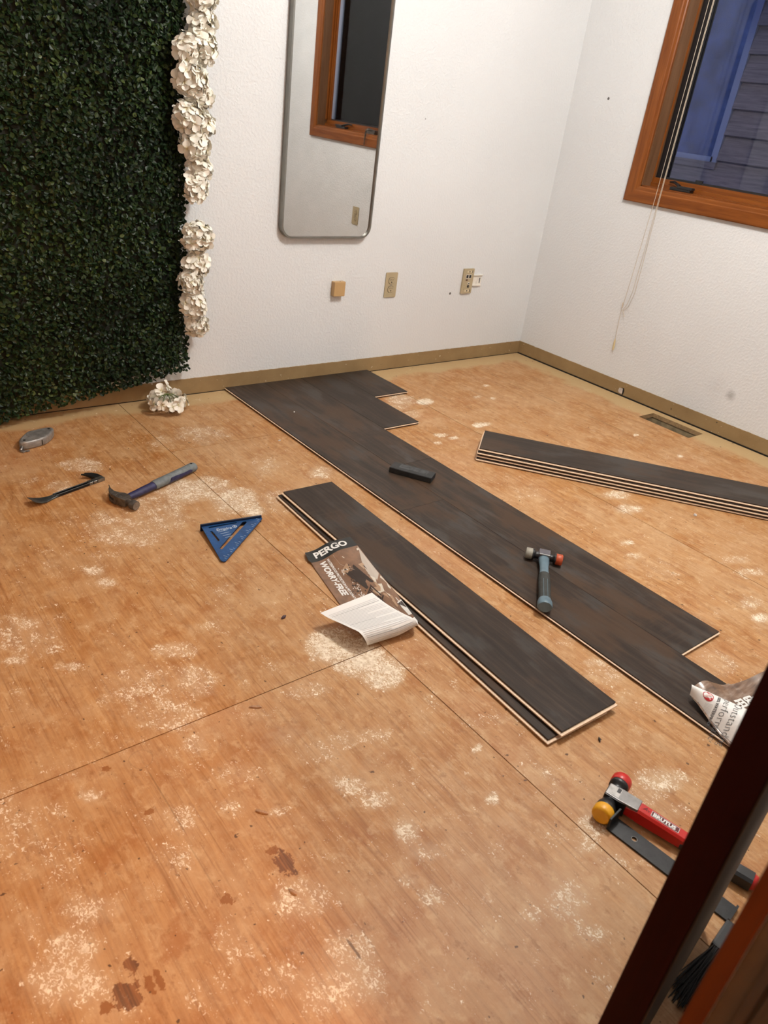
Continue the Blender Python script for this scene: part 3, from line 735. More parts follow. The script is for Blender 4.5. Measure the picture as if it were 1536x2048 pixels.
# ------------------------------------------------------------------ wall fittings
def rounded(w, h, r, n=6, cx=0, cy=0):
    pts = []
    for (sx, sy, a0) in ((1, 1, 0), (-1, 1, 90), (-1, -1, 180), (1, -1, 270)):
        for i in range(n + 1):
            a = math.radians(a0 + 90 * i / n); pts.append((cx + sx * (w / 2 - r) + r * math.cos(a), cy + sy * (h / 2 - r) + r * math.sin(a)))
    return pts
BACK = lambda x, z, y=0.0: Matrix(((1, 0, 0, x), (0, 0, -1, y), (0, 1, 0, z), (0, 0, 0, 1)))      # local xy -> wall, local z -> into the room
def place(o, M): o.matrix_world = M; return o

# mirror
MX0, MX1, MZ0, MZ1 = -1.640, -1.186, .629, 1.93
mcx, mcz = (MX0 + MX1) / 2, (MZ0 + MZ1) / 2
mir = place(empty('wall_mirror', label='tall wall mirror with rounded corners and a thin grey metal frame', cat='mirror'), BACK(mcx, mcz))
M_frame = plain('brushed_grey_metal', (0.21, 0.205, 0.185), 0.38, 0.7, nscale=15, namt=0.1)
W_, H_ = MX1 - MX0, MZ1 - MZ0
ro = rounded(W_, H_, .052, 10); ri = rounded(W_ - .014, H_ - .014, .046, 10)
mb = MB(); n = len(ro)
def ring(pts, z): return [(x, y, z) for x, y in pts]
prof = [(ro, .002), (ro, .0275), ([(x * .9995 + 0, y * .9995) for x, y in ro], .030), (ri, .030), (ri, .022)]
vs = [p for pts, z in prof for p in ring(pts, z)]
mb.add(vs, [(i * n + k, i * n + (k + 1) % n, (i + 1) * n + (k + 1) % n, (i + 1) * n + k) for i in range(len(prof) - 1) for k in range(n)])
mb.build('mirror_frame', M_frame, mir)
t = NT('mirror_silver'); M_mirror = t.fin(t.ramp(t.noise(t.obj(), 16, 4, .7), [(.3, (.65, .65, .635)), (.7, (.70, .70, .685))]), .015, 1.0)
MB().prism(rounded(W_ - .0135, H_ - .0135, .046, 10), .018, .0225).build('mirror_glass', M_mirror, mir)
MB().prism(rounded(W_ - .02, H_ - .02, .04, 6), .001, .0175).build('backing_board', M_void, mir)

def outlet(M, label):
    r = place(empty('outlet', label=label, cat='outlet', group='duplex outlets'), M)
    MB().prism(rounded(.070, .115, .005, 3), .0005, .0055).build('cover_plate', M_ivory, r, bevel=.0012)
    for s in (1, -1):
        f = MB(); pts = [(x, y) for x, y in [(.0172 * math.cos(a), .0172 * math.sin(a)) for a in np.linspace(0, 2 * PI, 25)[:-1]]]
        pts = [(x, max(-.0140, min(.0140, y))) for x, y in pts]
        f.prism([(x, y + s * .0195) for x, y in pts], .005, .0078)
        fo = f.build('receptacle', M_ivory, r, bevel=.0006, seg=1)
        sl = MB()
        sl.box((-.0075, s * .0195 + .001, .0076), (-.0048, s * .0195 + .009, .0080)).box((.0048, s * .0195 + .0015, .0076), (.0072, s * .0195 + .0082, .0080))
        sl.prism([(.003 * math.cos(a), s * .0195 - .0065 + .0033 * math.sin(a)) for a in np.linspace(0, 2 * PI, 13)[:-1]], .0076, .0080)
        sl.build('slots', M_slot, fo)
        rim = MB(); q = [(x * 1.09, y * 1.1 + s * .0195) for x, y in pts]; rim.prism(q, .0050, .0056); rim.build('rim_gap', M_slot, fo)
    MB().prism([(.003 * math.cos(a), .003 * math.sin(a)) for a in np.linspace(0, 2 * PI, 13)[:-1]], .005, .0066).build('screw', M_steel, r)
    return r
outlet(BACK(-1.012, .4165), 'ivory duplex outlet on the back wall below the mirror')
outlet(Matrix(((0, 0, -1, 0), (-1, 0, 0, -1.715), (0, 1, 0, .455), (0, 0, 0, 1))), 'ivory outlet on the right wall seen only in the mirror')

jb = place(empty('phone_jack', label='small tan surface-mount jack box on the back wall left of the outlet', cat='jack box'), BACK(-1.322, .413))
MB().box((-.030, -.032, .001), (.030, .032, .027)).build('housing', M_tanplastic, jb, bevel=.003)
MB().prism([(.0035 * math.cos(a), .0035 * math.sin(a)) for a in np.linspace(0, 2 * PI, 13)[:-1]], 0, .0008, M=Matrix(((1, 0, 0, .006), (0, 0, 1, .0315), (0, -1, 0, .016), (0, 0, 0, 1)))).build('screw_recess', M_slot, jb)

dp = place(empty('data_plate', label='ivory wall plate with two square data ports near the corner', cat='wall plate'), BACK(-.5125, .42))
MB().prism(rounded(.072, .124, .003, 2), .001, .0105).build('cover_plate', M_ivory, dp, bevel=.0012)
for x in (-.0095, .0095):
    MB().box((x - .0085, .014, .0100), (x + .0085, .033, .0112)).build('port_frame', M_white, dp)
    MB().box((x - .0068, .0157, .0108), (x + .0068, .0313, .0116)).build('port', M_slot, dp)
MB().prism([(-.010 + .008 * math.cos(a), .0065 + .0035 * math.sin(a)) for a in np.linspace(0, 2 * PI, 17)[:-1]], .0100, .0112).build('side_port', plain('dark_red_port', (.06, .012, .008), .5), dp)
for yy, mm in ((-.011, M_white), (-.026, M_void)):
    mb = MB(); mb.tube([(.006, yy, .010), (.006, yy, .0135)], .0065, 14); o = mb.build('coax_port', mm, dp)
    mb = MB(); mb.tube([(.006, yy, .0120), (.006, yy, .0142)], .0040, 12); mb.build('port_hole', M_slot if mm is M_white else M_darksteel, o)
for yy in (.0475, -.0475):
    s = MB(); s.box((-.014, yy - .005, .0100), (.020, yy + .005, .0110)); so = s.build('label_window', plain('pale_ivory', (.58, .50, .34), .4), dp)
    s = MB(); s.prism([(.0035 * math.cos(a) + .002, .0035 * math.sin(a) + yy) for a in np.linspace(0, 2 * PI, 13)[:-1]], .0108, .0122); s.build('screw', M_slot, so)
    s = MB(); s.box((.0205, yy - .006, .0102), (.0245, yy + .006, .0110)); s.build('latch_slot', M_slot, dp)
for (x, y) in ((-.022, -.020), (-.021, -.033), (-.023, -.041)):
    MB().box((x - .002, y - .0018, .0103), (x + .0025, y + .0018, .0108)).build('stamp_mark', plain('faded_stamp', (.28, .24, .12), .6), dp)
bk = place(empty('bracket', label='small worn white mounting bracket on the wall right of the data plate', cat='bracket'), BACK(-.440, .422))
mb = MB(); mb.box((-.034, -.026, .001), (.030, .026, .003)); mb.box((-.034, .024, .001), (.032, .0275, .010)); mb.box((-.034, -.0275, .001), (.028, -.024, .010))
mb.build('bracket_plate', M_white, bk)
mb = MB(); mb.box((.014, -.014, .003), (.019, .012, .006)); mb.build('bracket_slot', plain('grey_slot', (.16, .15, .14), .6), bk)
mb = MB(); mb.prism([(.001, .014), (.010, .016), (.008, .006), (.014, .002), (.003, -.004), (.006, -.014), (-.006, -.022), (-.010, -.008), (-.002, 0)], .003, .0038)
mb.build('tape_scrap', plain('clear_tape', (.66, .63, .58), .25), bk)

# blind cord
M_cord = plain('off_white_cord', (0.52, 0.44, 0.34), 0.7, nscale=300, namt=0.15)
bc = empty('blind_cord', (-.024, -.625, .43), label='thin off-white blind cords hanging in front of the window, knotted and ending in a tassel', cat='cord')
def cordline(name, pts, r=.0012):
    mb = MB(); mb.tube([(a[0] + .024, a[1] + .625, a[2] - .43) for a in pts], r, 6); return mb.build(name, M_cord, bc)
cordline('cord_strand', [(-.03, -.632, 2.05), (-.03, -.633, 1.40), (-.024, -.630, .93), (-.016, -.616, .60), (-.012, -.608, .45), (-.012, -.606, .435)])
cordline('cord_strand', [(-.03, -.652, 2.05), (-.03, -.6515, 1.40), (-.026, -.651, .93), (-.018, -.645, .62), (-.014, -.640, .50), (-.012, -.628, .44), (-.012, -.612, .405)])
cordline('cord_strand', [(-.031, -.657, 2.05), (-.031, -.656, 1.40), (-.027, -.656, .93), (-.019, -.657, .62), (-.014, -.654, .50), (-.012, -.638, .43), (-.012, -.616, .402)])
mb = MB(); mb.tube([(.012, .022, .012), (.012, .021, .004), (.012, .020, -.004), (.012, .018, -.014)], [.002, .0042, .0036, .002], 8); mb.tube([(.012, .012, -.022), (.011, .006, -.034), (.012, -.004, -.046), (.012, -.006, -.052)], [.0014, .0014, .0014, .0022], 6)
mb.build('knot', M_cord, bc)
cordline('cord_tail', [(-.012, -.604, .43), (-.012, -.607, .36), (-.010, -.611, .29), (-.010, -.614, .25)])
mb = MB(); mb.tube([(.014, .012, -.168), (.014, .011, -.180), (.014, .009, -.210), (.014, .008, -.226)], [.0018, .0045, .0055, .003], 9); mb.build('tassel', plain('yellowed_tassel', (.60, .48, .26), .6), bc)

# ------------------------------------------------------------------ boxwood panel
hed = empty('boxwood_panel', (-2.45, -.03, .1), label='large dark green artificial boxwood hedge panel hung on the back wall', cat='wall panel')
def hdepth(x): return .055 + .055 * max(0.0, min(1.0, (-2.05 - x) / .75))
def hbot(x): return .123 - .105 * max(0.0, (-2.055 - x) / .75)
mb = MB(); xs = np.linspace(-3.55, -2.085, 30)
vs = []; 
for x in xs: vs += [(x + 2.45, .028, hbot(x) - .1 + .02), (x + 2.45, .03 - hdepth(x) + .022, hbot(x) - .1 + .03), (x + 2.45, .03 - hdepth(x) + .022, 1.9), (x + 2.45, .028, 1.9)]
fs = [(i * 4 + k, i * 4 + (k + 1) % 4, i * 4 + 4 + (k + 1) % 4, i * 4 + 4 + k) for i in range(29) for k in range(4)]
fs += [(0, 1, 2, 3), (119, 118, 117, 116)]
mb.add(vs, fs); mb.build('backing_mat', plain('hedge_backing', (0.006, 0.009, 0.005), 0.9), hed)
def leaf_mat():
    t = NT('boxwood_leaf'); k = t.attr('shade')
    c = t.ramp(k, [(0.0, (0.004, 0.010, 0.004)), (0.45, (0.010, 0.025, 0.008)), (0.75, (0.024, 0.040, 0.010)), (0.93, (0.045, 0.072, 0.015)), (1.0, (0.09, 0.115, 0.05))])
    t.b.inputs['Specular IOR Level'].default_value = .22
    return t.fin(c, .42)
M_leaf = leaf_mat()
def foliage(N):
    x = rng.uniform(-3.02, -2.052, N); zt = 1.62
    wobx = np.array([mnoise.noise((0, z * 6, 2.2)) for z in np.linspace(0, zt, 200)])
    z = rng.uniform(0, 1, N); hb = np.array([hbot(a) for a in x]); z = hb + (zt - hb) * z
    bw = np.array([mnoise.noise((a * 9, 4.4, 1)) for a in x]); z = np.maximum(z, hb + .012 * bw + rng.uniform(-.012, .012, N))
    right = -2.066 + .020 * np.interp(z, np.linspace(0, zt, 200), wobx) + .012 * np.clip((.45 - z) / .35, 0, 1); over = x > right; x[over] = right[over] - rng.exponential(.008, over.sum()) + rng.uniform(0, .012, over.sum())
    dep = np.array([hdepth(a) for a in x]); lump = np.array([mnoise.noise((a * 7, b * 7, 9)) for a, b in zip(x, z)])
    dep = dep + .014 * lump - rng.exponential(.011, N); dep = np.clip(dep, .012, None)
    edge = np.clip((x - (right - .03)) / .03, 0, 1); dep *= (1 - .45 * edge * rng.uniform(0, 1, N))
    C = np.stack([x, -dep, z], 1)
    nrm = np.stack([rng.normal(0, .55, N), -np.abs(rng.normal(.75, .35, N)), rng.normal(.28, .55, N)], 1); nrm /= np.linalg.norm(nrm, axis=1)[:, None]
    tn = rng.normal(0, 1, (N, 3)); tn -= (tn * nrm).sum(1)[:, None] * nrm; tn /= np.linalg.norm(tn, axis=1)[:, None]
    bi = np.cross(nrm, tn); L = rng.uniform(.0062, .0098, N)[:, None]; Wd = L * rng.uniform(.58, .8, N)[:, None]
    fold = .25 * Wd
    pts = [C - tn * L, C - tn * L * .3 + bi * Wd + nrm * fold, C + tn * L * .45 + bi * Wd * .85 + nrm * fold, C + tn * L, C + tn * L * .45 - bi * Wd * .85 + nrm * fold, C - tn * L * .3 - bi * Wd + nrm * fold]
    V = np.stack(pts, 1).reshape(-1, 3) - np.array([-2.45, -.03, .1])
    b = (np.arange(N) * 6)[:, None]
    F = np.concatenate([b + np.array([[0, 1, 2, 3]]), b + np.array([[0, 3, 4, 5]])], 0)
    me = bpy.data.meshes.new('foliage'); me.from_pydata(V.tolist(), [], F.tolist()); me.materials.append(M_leaf)
    tone = np.array([mnoise.noise((a * 4, b_ * 4, 5)) for a, b_ in zip(x, z)])
    sh = np.clip(rng.beta(1.6, 2.4, N) + .22 * tone, 0, 1)
    at = me.attributes.new('shade', 'FLOAT', 'POINT'); at.data.foreach_set('value', np.repeat(sh, 6).astype(np.float32))
    me.update(); o = bpy.data.objects.new('foliage', me); COL.objects.link(o); o.parent = hed; o['kind'] = 'stuff'
foliage(34000)

# ------------------------------------------------------------------ hydrangeas
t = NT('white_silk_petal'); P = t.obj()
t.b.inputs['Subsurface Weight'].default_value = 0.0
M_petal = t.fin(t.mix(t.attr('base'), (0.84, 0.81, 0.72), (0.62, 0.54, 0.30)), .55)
M_stem = plain('green_stem', (0.075, 0.105, 0.020), .5, nscale=60)
def floret_mesh(seed):
    r = random.Random(seed); vs, fs, bs = [], [], []
    for k in range(4):
        a = PI / 2 * k + r.uniform(-.18, .18); s = r.uniform(.88, 1.12); lift = r.uniform(.1, .5); tw = r.uniform(-.35, .35)
        u = Vector((math.cos(a), math.sin(a), 0)); v = Vector((-u.y, u.x, 0)); b = len(vs)
        rows = ((.0, .0025), (.006, .0075), (.0135, .0135), (.021, .0128), (.0262, .0065))
        for (d, wd) in rows:
            for j in (-1, -.35, .35, 1):
                zz = lift * d * .7 + .0035 * (abs(j) ** 2) - .006 * max(0, d - .016) / .01 * r.uniform(.6, 1.3) + tw * j * wd + r.uniform(-.0008, .0008)
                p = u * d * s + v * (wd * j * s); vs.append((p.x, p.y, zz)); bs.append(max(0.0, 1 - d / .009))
        for i in range(4):
            for j in range(3): fs.append((b + i * 4 + j, b + i * 4 + j + 1, b + i * 4 + 5 + j, b + i * 4 + 4 + j))
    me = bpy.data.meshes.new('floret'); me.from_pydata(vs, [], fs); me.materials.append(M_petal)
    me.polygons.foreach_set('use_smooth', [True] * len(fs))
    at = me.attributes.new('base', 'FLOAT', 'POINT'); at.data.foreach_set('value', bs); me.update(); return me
FL = [floret_mesh(i) for i in range(7)]
def bloom(c, rad, n, label, facing=(.15, -1, .1), squash=.8, stem=True, seed=0, grp='hydrangea blooms on the hedge edge'):
    r = random.Random(seed); root = empty('hydrangea_bloom', c, label=label, cat='flower', group=grp)
    fw = Vector(facing).normalized(); u = fw.cross(Vector((0, 0, 1))).normalized(); v = u.cross(fw)
    ga = PI * (3 - 5 ** .5)
    for i in range(n):
        cz = 1 - 1.25 * (i + .5) / n; rr = math.sqrt(max(0, 1 - cz * cz)); a = i * ga + r.uniform(-.25, .25)
        d = (u * (rr * math.cos(a)) + v * (rr * math.sin(a)) + fw * cz).normalized(); k = rad * r.uniform(.80, 1.05)
        p = u * d.dot(u) * k + v * d.dot(v) * k + fw * d.dot(fw) * k * squash
        o = bpy.data.objects.new('floret', FL[r.randrange(7)]); COL.objects.link(o); o.parent = root
        nd = (d + Vector((r.uniform(-.45, .45), r.uniform(-.45, .45), r.uniform(-.35, .45)))).normalized()
        q = nd.to_track_quat('Z', 'Y'); o.rotation_mode = 'QUATERNION'; o.rotation_quaternion = q @ Matrix.Rotation(r.uniform(0, PI), 3, 'Z').to_quaternion()
        s = r.uniform(.82, 1.12); o.scale = (s, s, s); o.location = p - nd * .004
    if stem:
        mb = MB(); b0 = -fw * (rad * .5)
        for i in range(7):
            cz = r.uniform(-.2, .9); a = r.uniform(0, 2 * PI); rr = math.sqrt(1 - cz * cz)
            d = u * rr * math.cos(a) + v * rr * math.sin(a) + fw * cz; mb.tube([b0, b0 * .2 + d * rad * .4, d * rad * .78], [.0022, .0016, .0012], 6)
        mb.tube([b0, b0 - fw * .012, b0 - fw * .016 + Vector((-.02, 0, .01))], [.003, .003, .002], 6); mb.build('stem', M_stem, root)
    return root
BL = [((-2.022, -.085, 1.395), .060, 20, 'topmost white hydrangea bloom, cut by the top of the photo'), ((-2.018, -.075, 1.318), .050, 16, 'white hydrangea bloom second from the top of the hedge edge'),
      ((-2.078, -.105, 1.236), .048, 16, 'white hydrangea bloom reaching furthest onto the hedge, third from the top'), ((-2.018, -.085, 1.250), .056, 18, 'white hydrangea bloom touching the wall beside the third one from the top'),
      ((-2.064, -.100, 1.150), .062, 21, 'broad white hydrangea bloom level with the dark mirror pane, fourth down the edge'), ((-2.025, -.08, 1.100), .046, 14, 'small white hydrangea bloom tucked below the broad fourth one'),
      ((-2.074, -.100, 1.035), .060, 20, 'white hydrangea bloom with a dark gap at its upper right'), ((-2.018, -.080, 1.015), .052, 16, 'white hydrangea bloom on the wall side, just below the dark gap'),
      ((-2.052, -.095, .952), .056, 19, 'white hydrangea bloom in the middle of the long upper run'), ((-2.028, -.085, .880), .052, 17, 'white hydrangea bloom next to last in the long upper run'),
      ((-2.045, -.092, .815), .054, 18, 'lowest white hydrangea bloom of the long upper run'), ((-2.040, -.092, .648), .066, 24, 'round white hydrangea bloom standing alone between two gaps'),
      ((-2.040, -.090, .548), .052, 17, 'white hydrangea bloom just below the lone round one'), ((-2.066, -.095, .484), .052, 17, 'white hydrangea bloom leaning onto the hedge in the lower run'),
      ((-2.048, -.088, .400), .056, 19, 'white hydrangea bloom second from the bottom of the hedge edge'), ((-2.030, -.078, .312), .046, 15, 'lowest white hydrangea bloom on the hedge edge, yellowish below')]
for i, (c, rad, n, lb) in enumerate(BL):
    bloom(c, rad * .86, int(n * 1.35), lb, (rnd.uniform(-.25, .45), -1, rnd.uniform(-.2, .4)), .8, True, 40 + i)
# fallen one: petals face down, its green stalks fan out on top
fb = bloom((-2.188, -.137, .006), .078, 26, 'fallen white hydrangea bloom lying on the floor below the hedge', (.1, -.25, -1), .35, False, 91, 'fallen hydrangea bloom')
for o in [c for c in fb.children if c.name.startswith('floret')]:
    o.location.z = max(.012, .030 + o.location.z * .5 + rnd.uniform(-.004, .014))
for k, (dx, dy, dz) in enumerate(((-.012, .015, .075), (.012, .018, .085), (-.03, .01, .05), (.034, .012, .055))):
    o = bpy.data.objects.new('floret', FL[k]); COL.objects.link(o); o.parent = fb; o.location = (dx, dy, dz); o.rotation_euler = (1.1, .3 * (k - 1), k)
mb = MB()
for (dx, dy, dz) in ((-.055, -.02, .03), (-.035, -.045, .028), (0, -.055, .026), (.03, -.05, .028), (.058, -.02, .03), (.01, .01, .075), (-.012, .01, .07)):
    mb.tube([(0, -.006, .066), (dx * .4, dy * .4 - .004, .064), (dx * .8, dy * .8, .048), (dx, dy, dz)], [.0022, .002, .0018, .0015], 6)
mb.build('stem', M_stem, fb)
# ------------------------------------------------------------------ tools
def lettering(name, body, mat, parent, fmap, size=.02, bold=0.0, shear=0.0, space=1.0, origin=(0, 0), sub=False, **k):
    """flat letters mapped by fmap(x, y) -> point"""
    vs, fs = text_tris(body, size, bold, shear, space)
    m = MB(); m.add([fmap(origin[0] + x, origin[1] + y) for x, y in vs], fs)
    return m.build(name, mat, parent, **k)
M_print_white = plain('white_print', (.74, .73, .70), .5)
M_print_black = plain('black_print', (.02, .02, .02), .5)

# speed square
M_blue = plain('blue_anodised', (0.012, 0.070, 0.215), .34, .35, nscale=40, namt=.3)
M_bluedk = plain('dark_blue_edge', (0.006, 0.016, 0.045), .4, .3, nscale=40)
sqa = math.atan2(-1.051 + 1.024, -2.295 + 2.473)
sq = empty('speed_square', (-2.473, -1.024, 0), sqa, label='blue metal speed square lying across a floor joint', cat='square tool')
S_ = .182; 
Mt = Matrix.Translation((0, 0, .0135)) @ Matrix.Rotation(math.radians(3.3), 4, 'X')
slot = lambda pts: [(x * S_, -y * S_) for x, y in pts]
holes = [slot([(.10, .055), (.56, .040), (.585, .055), (.56, .072), (.10, .090)])]
saw = [(.085, .185)]
for i in range(7): saw += [(.085 + .004 * i, .20 + i * .038), (.100 + .004 * i, .21 + i * .038)]
saw += [(.115, .475), (.150, .465)]
for i in range(6, -1, -1): saw += [(.128 + .004 * i, .205 + i * .038)]
saw += [(.118, .178)]
holes.append(slot(saw))
holes.append(slot([(.105, .705), (.078, .665), (.672, .058), (.735, .058), (.735, .092)]))
mb = MB(); mb.plate(slot([(0, 0), (1.0, 0), (1.02, .02), (1.02, .05), (.06, 1.01), (.025, 1.01), (0, .97)]), holes, 0, .003, M=Mt)
mb.build('blade', M_blue, sq)
mb = MB(); mb.box((-.003, -.004, .0005), (S_ * 1.02, .002, .0225)); mb.build('fence', M_bluedk, sq, bevel=.001)
fm = lambda x, y: tuple(Mt @ Vector((x, y, .0033)))
mb = MB()
for i in range(26):
    tt = i / 25; a = Vector((1.0, .055)).lerp(Vector((.07, .985)), .03 + .94 * tt); d = Vector((-.055, -.055)) * (1.0 if i % 4 == 0 else .5)
    if i % 4 == 0 or i % 2: 
        p, q_ = a + d * .2, a + d; nn = Vector((d.y, -d.x)).normalized() * .0035
        mb.add([fm(*(Vector((v.x, -v.y)) * S_)) for v in (p - nn, q_ - nn, q_ + nn, p + nn)], [(0, 1, 2, 3)])
for i in range(4): mb.add([fm((.20 + .02 * i) * S_, -(.23 + .06 * i) * S_), fm((.36 + .01 * i) * S_, -(.215 + .06 * i) * S_), fm((.36 + .01 * i) * S_, -(.225 + .06 * i) * S_), fm((.20 + .02 * i) * S_, -(.24 + .06 * i) * S_)], [(0, 1, 2, 3)])
mb.build('scale_marks', plain('pale_marks', (.40, .48, .58), .5), sq, kind='stuff')
lettering('logo_lettering', 'Empire', plain('pale_logo', (.45, .52, .60), .5), sq, lambda x, y: fm(x, y), .0165, .0003, .2, 1.0, (.034, -.037))
mb = MB(); mb.plate([(.092 + .007 * math.cos(a), -.028 + .006 * math.sin(a)) for a in np.linspace(0, 2 * PI, 17)[:-1]], [[(.092 + .0052 * math.cos(a), -.028 + .0042 * math.sin(a)) for a in np.linspace(0, 2 * PI, 17)[:-1]]], .0031, .0034, M=Mt)
mb.box((.0905, -.0335, .0031), (.0935, -.0225, .0034), M=Mt); mb.build('emblem', plain('pale_emblem', (.45, .52, .60), .5), sq)

# claw hammer, lying on its side
M_navy = plain('navy_grip', (0.020, 0.020, 0.075), .5, nscale=70, namt=.35)
M_greygrip = plain('grey_grip', (0.135, 0.155, 0.160), .55, nscale=70, namt=.25)
h0, h1 = Vector((-2.612, -.784, 0)), Vector((-2.322, -.659, 0)); hang = math.atan2(h1.y - h0.y, h1.x - h0.x)
hm = empty('claw_hammer', h0, hang, label='claw hammer with a navy blue and grey grip lying on its side', cat='hammer')
HL = (h1 - h0).length
def oval_path(name, pts, mat, flat=(1, 1), n=14): 
    m = MB(); m.tube([p[:3] for p in pts], [p[3] for p in pts], n, flat=flat); return m.build(name, mat, hm)
zc = .0165
oval_path('handle', [(.018, 0, zc + .002, .010), (.05, 0, zc, .0118), (.09, 0, zc, .0128), (.125, 0, zc, .0130), (.150, 0, zc, .0135)], M_navy, (1.12, .92))
oval_path('grip_collar', [(.128, 0, zc, .0140), (.135, 0, zc, .0153), (.165, 0, zc, .0155), (.185, 0, zc, .0150)], M_greygrip, (1.12, .95))
g = oval_path('grip', [(.165, 0, zc, .0150), (.19, 0, zc, .0151), (.24, 0, zc, .0150), (.285, 0, zc, .0152), (.300, 0, zc, .0158), (HL - .004, 0, zc, .0160), (HL + .002, 0, zc, .0140)], M_greygrip, (1.12, .96))
mb = MB(); NN = 8; rows = []
for i in range(13):
    x = .172 + i * .0098; r = .0158; lo, hi = -1.05, .50 + .10 * math.sin(i * .55)
    if i == 0: lo, hi = -.75, -.2
    if i == 12: lo, hi = -.6, .15
    rows.append([(x + (.012 * (k / NN) if i < 2 else 0), -r * 1.13 * math.cos(lo + (hi - lo) * k / NN), zc + r * .98 * math.sin(lo + (hi - lo) * k / NN) + .0003) for k in range(NN + 1)])
vs = [p for r_ in rows for p in r_]; mb.add(vs, [(i * 9 + k, i * 9 + k + 1, i * 9 + 10 + k, i * 9 + 9 + k) for i in range(12) for k in range(8)], smooth=True)
mb.build('grip_panel', M_navy, g)
mb = MB(); mb.tube([(HL - .012, 0, zc + .0152), (HL - .012, 0, zc + .0162)], .0035, 10); mb.build('hang_hole', M_slot, g)
mb = MB()
mb.tube([(.000, -.055, .0165), (.000, -.050, .0165), (.000, -.038, .0165)], [.0142, .0150, .0150], 18)
mb.tube([(.000, -.040, .0165), (.001, -.030, .0165), (.002, -.020, .0165)], [.0118, .0100, .0112], 14)
mb.loft([[(-.012, -.022, .006), (.014, -.022, .006), (.014, -.022, .028), (-.012, -.022, .028)], [(-.015, -.008, .004), (.020, -.008, .004), (.020, -.008, .030), (-.015, -.008, .030)], [(-.015, .012, .004), (.020, .012, .004), (.020, .012, .030), (-.015, .012, .030)], [(-.013, .024, .004), (.012, .024, .004), (.012, .024, .030), (-.013, .024, .030)]], smooth=False)
hd = mb.build('head', M_darksteel, hm)
for zz, s in ((.0060, 1), (.0265, -1)):
    mb = MB(); P_ = [(-.002, .020, zz), (-.003, .036, zz + .001 * s), (.002, .052, zz - .0005 * s), (.012, .068, zz - .001 * s), (.026, .082, zz - .002 * s)]
    rings = []
    for (p, wd, hh) in zip(P_, (.013, .011, .009, .006, .0012), (.0055, .0055, .0052, .0045, .002)):
        x, y, z = p; rings.append([(x - wd, y - .004, z - hh), (x + wd, y + .004, z - hh), (x + wd, y + .004, z + hh), (x - wd, y - .004, z + hh)])
    mb.loft(rings, smooth=False); mb.build('claw', M_darksteel, hd, bevel=.0008, seg=1)
mb = MB(); mb.tube([(0, -.0553, .0165), (0, -.0545, .0165)], .0130, 18); mb.build('striking_face', M_steel, hd)
mb = MB(); mb.tube([(-.004, .004, .0300), (-.004, .004, .0312)], .0042, 12); mb.build('rivet', M_steel, hd)

# flat pry bar
p0, p1 = Vector((-2.806, -.668, 0)), Vector((-2.609, -.604, 0)); pa = math.atan2(p1.y - p0.y, p1.x - p0.x); PL = (p1 - p0).length
pb = empty('pry_bar', p0, pa, label='small black steel pry bar with a flared blade and a hooked claw end', cat='pry bar')
M_prysteel = plain('blackened_steel', (.022, .023, .024), .36, .6, nscale=70, namt=.4)
M_bright = plain('bare_steel', (.22, .215, .20), .35, .85, nscale=90, namt=.35)
mb = MB(); mb.box((.035, -.0075, .001), (PL - .02, .0075, .0035)); mb.box((.035, -.0078, .0015), (PL - .02, -.0045, .0105)); mb.box((.035, .0045, .0015), (PL - .02, .0078, .0105))
mb.build('shaft', M_prysteel, pb, bevel=.0008, seg=1)
mb = MB(); rings = []
for (x, hw, z) in ((.045, .008, .004), (.02, .011, .0022), (.0, .0165, .0030), (-.020, .0195, .0090), (-.040, .020, .0190)):
    th_ = .0028 if x > -.03 else .0012
    rings.append([(x, -hw, z - th_ + .0015), (x, hw, z - th_ + .0015), (x, hw, z + th_ + .0005), (x, -hw, z + th_ + .0005)])
mb.loft(rings, smooth=False); mb.build('blade', plain('scuffed_steel', (.09, .10, .10), .4, .7, nscale=50, namt=.4), pb, bevel=.0006, seg=1)
for x in (PL - .052, PL - .036): MB().box((x, -.0088, .0008), (x + .012, .0088, .0115)).build('collar_rib', M_bright, pb, bevel=.0008, seg=1)
mb = MB(); mb.box((PL - .022, -.0095, .0008), (PL + .004, .0095, .0125)); mb.build('heel', M_bright, pb, bevel=.002)
for (xo, zz) in ((-.006, .004), (.006, .004)):
    mb = MB(); rings = []
    for (dx, dy, z, hw, hh) in ((-.007, .004, .0065, .0065, .0058), (-.010, .020, .0085, .0062, .0050), (-.020, .036, .0125, .0052, .0038), (-.036, .046, .0165, .0016, .0016)):
        x = PL + dx + xo * (1 if dy > .01 else .9); rings.append([(x - hw, dy, z - hh), (x + hw, dy + .002, z - hh), (x + hw, dy + .002, z + hh), (x - hw, dy, z + hh)])
    mb.loft(rings, smooth=False); mb.build('claw', M_prysteel, pb, bevel=.0006, seg=1)

# chalk line reel
c0_, c1_ = Vector((-2.766, -.292, 0)), Vector((-2.637, -.205, 0)); ca = math.atan2(c1_.y - c0_.y, c1_.x - c0_.x); CL = (c1_ - c0_).length
cr = empty('chalk_reel', (c0_ + c1_) / 2, ca, label='grey metal chalk line reel lying on the floor near the hedge', cat='chalk reel')
def lozenge(s, n=40):
    pts = []
    for i in range(n):
        a = 2 * PI * i / n; k = abs(math.cos(a)) ** 1.25
        x = math.copysign(CL / 2 * k, math.cos(a)); y = .0375 * math.sin(a) * (1 - .18 * k)
        pts.append((x * s + (1 - s) * 0, y * s))
    return pts
mb = MB(); rg = []
for (s, z) in ((.90, .0005), (.985, .003), (1.0, .007), (1.0, .0215), (.975, .0262), (.93, .0285), (.84, .0292), (.80, .0283)):
    rg.append([(x, y, z) for x, y in lozenge(s)])
mb.loft(rg); M_zinc = plain('dull_zinc', (.27, .265, .255), .42, .45, nscale=45, namt=.35)
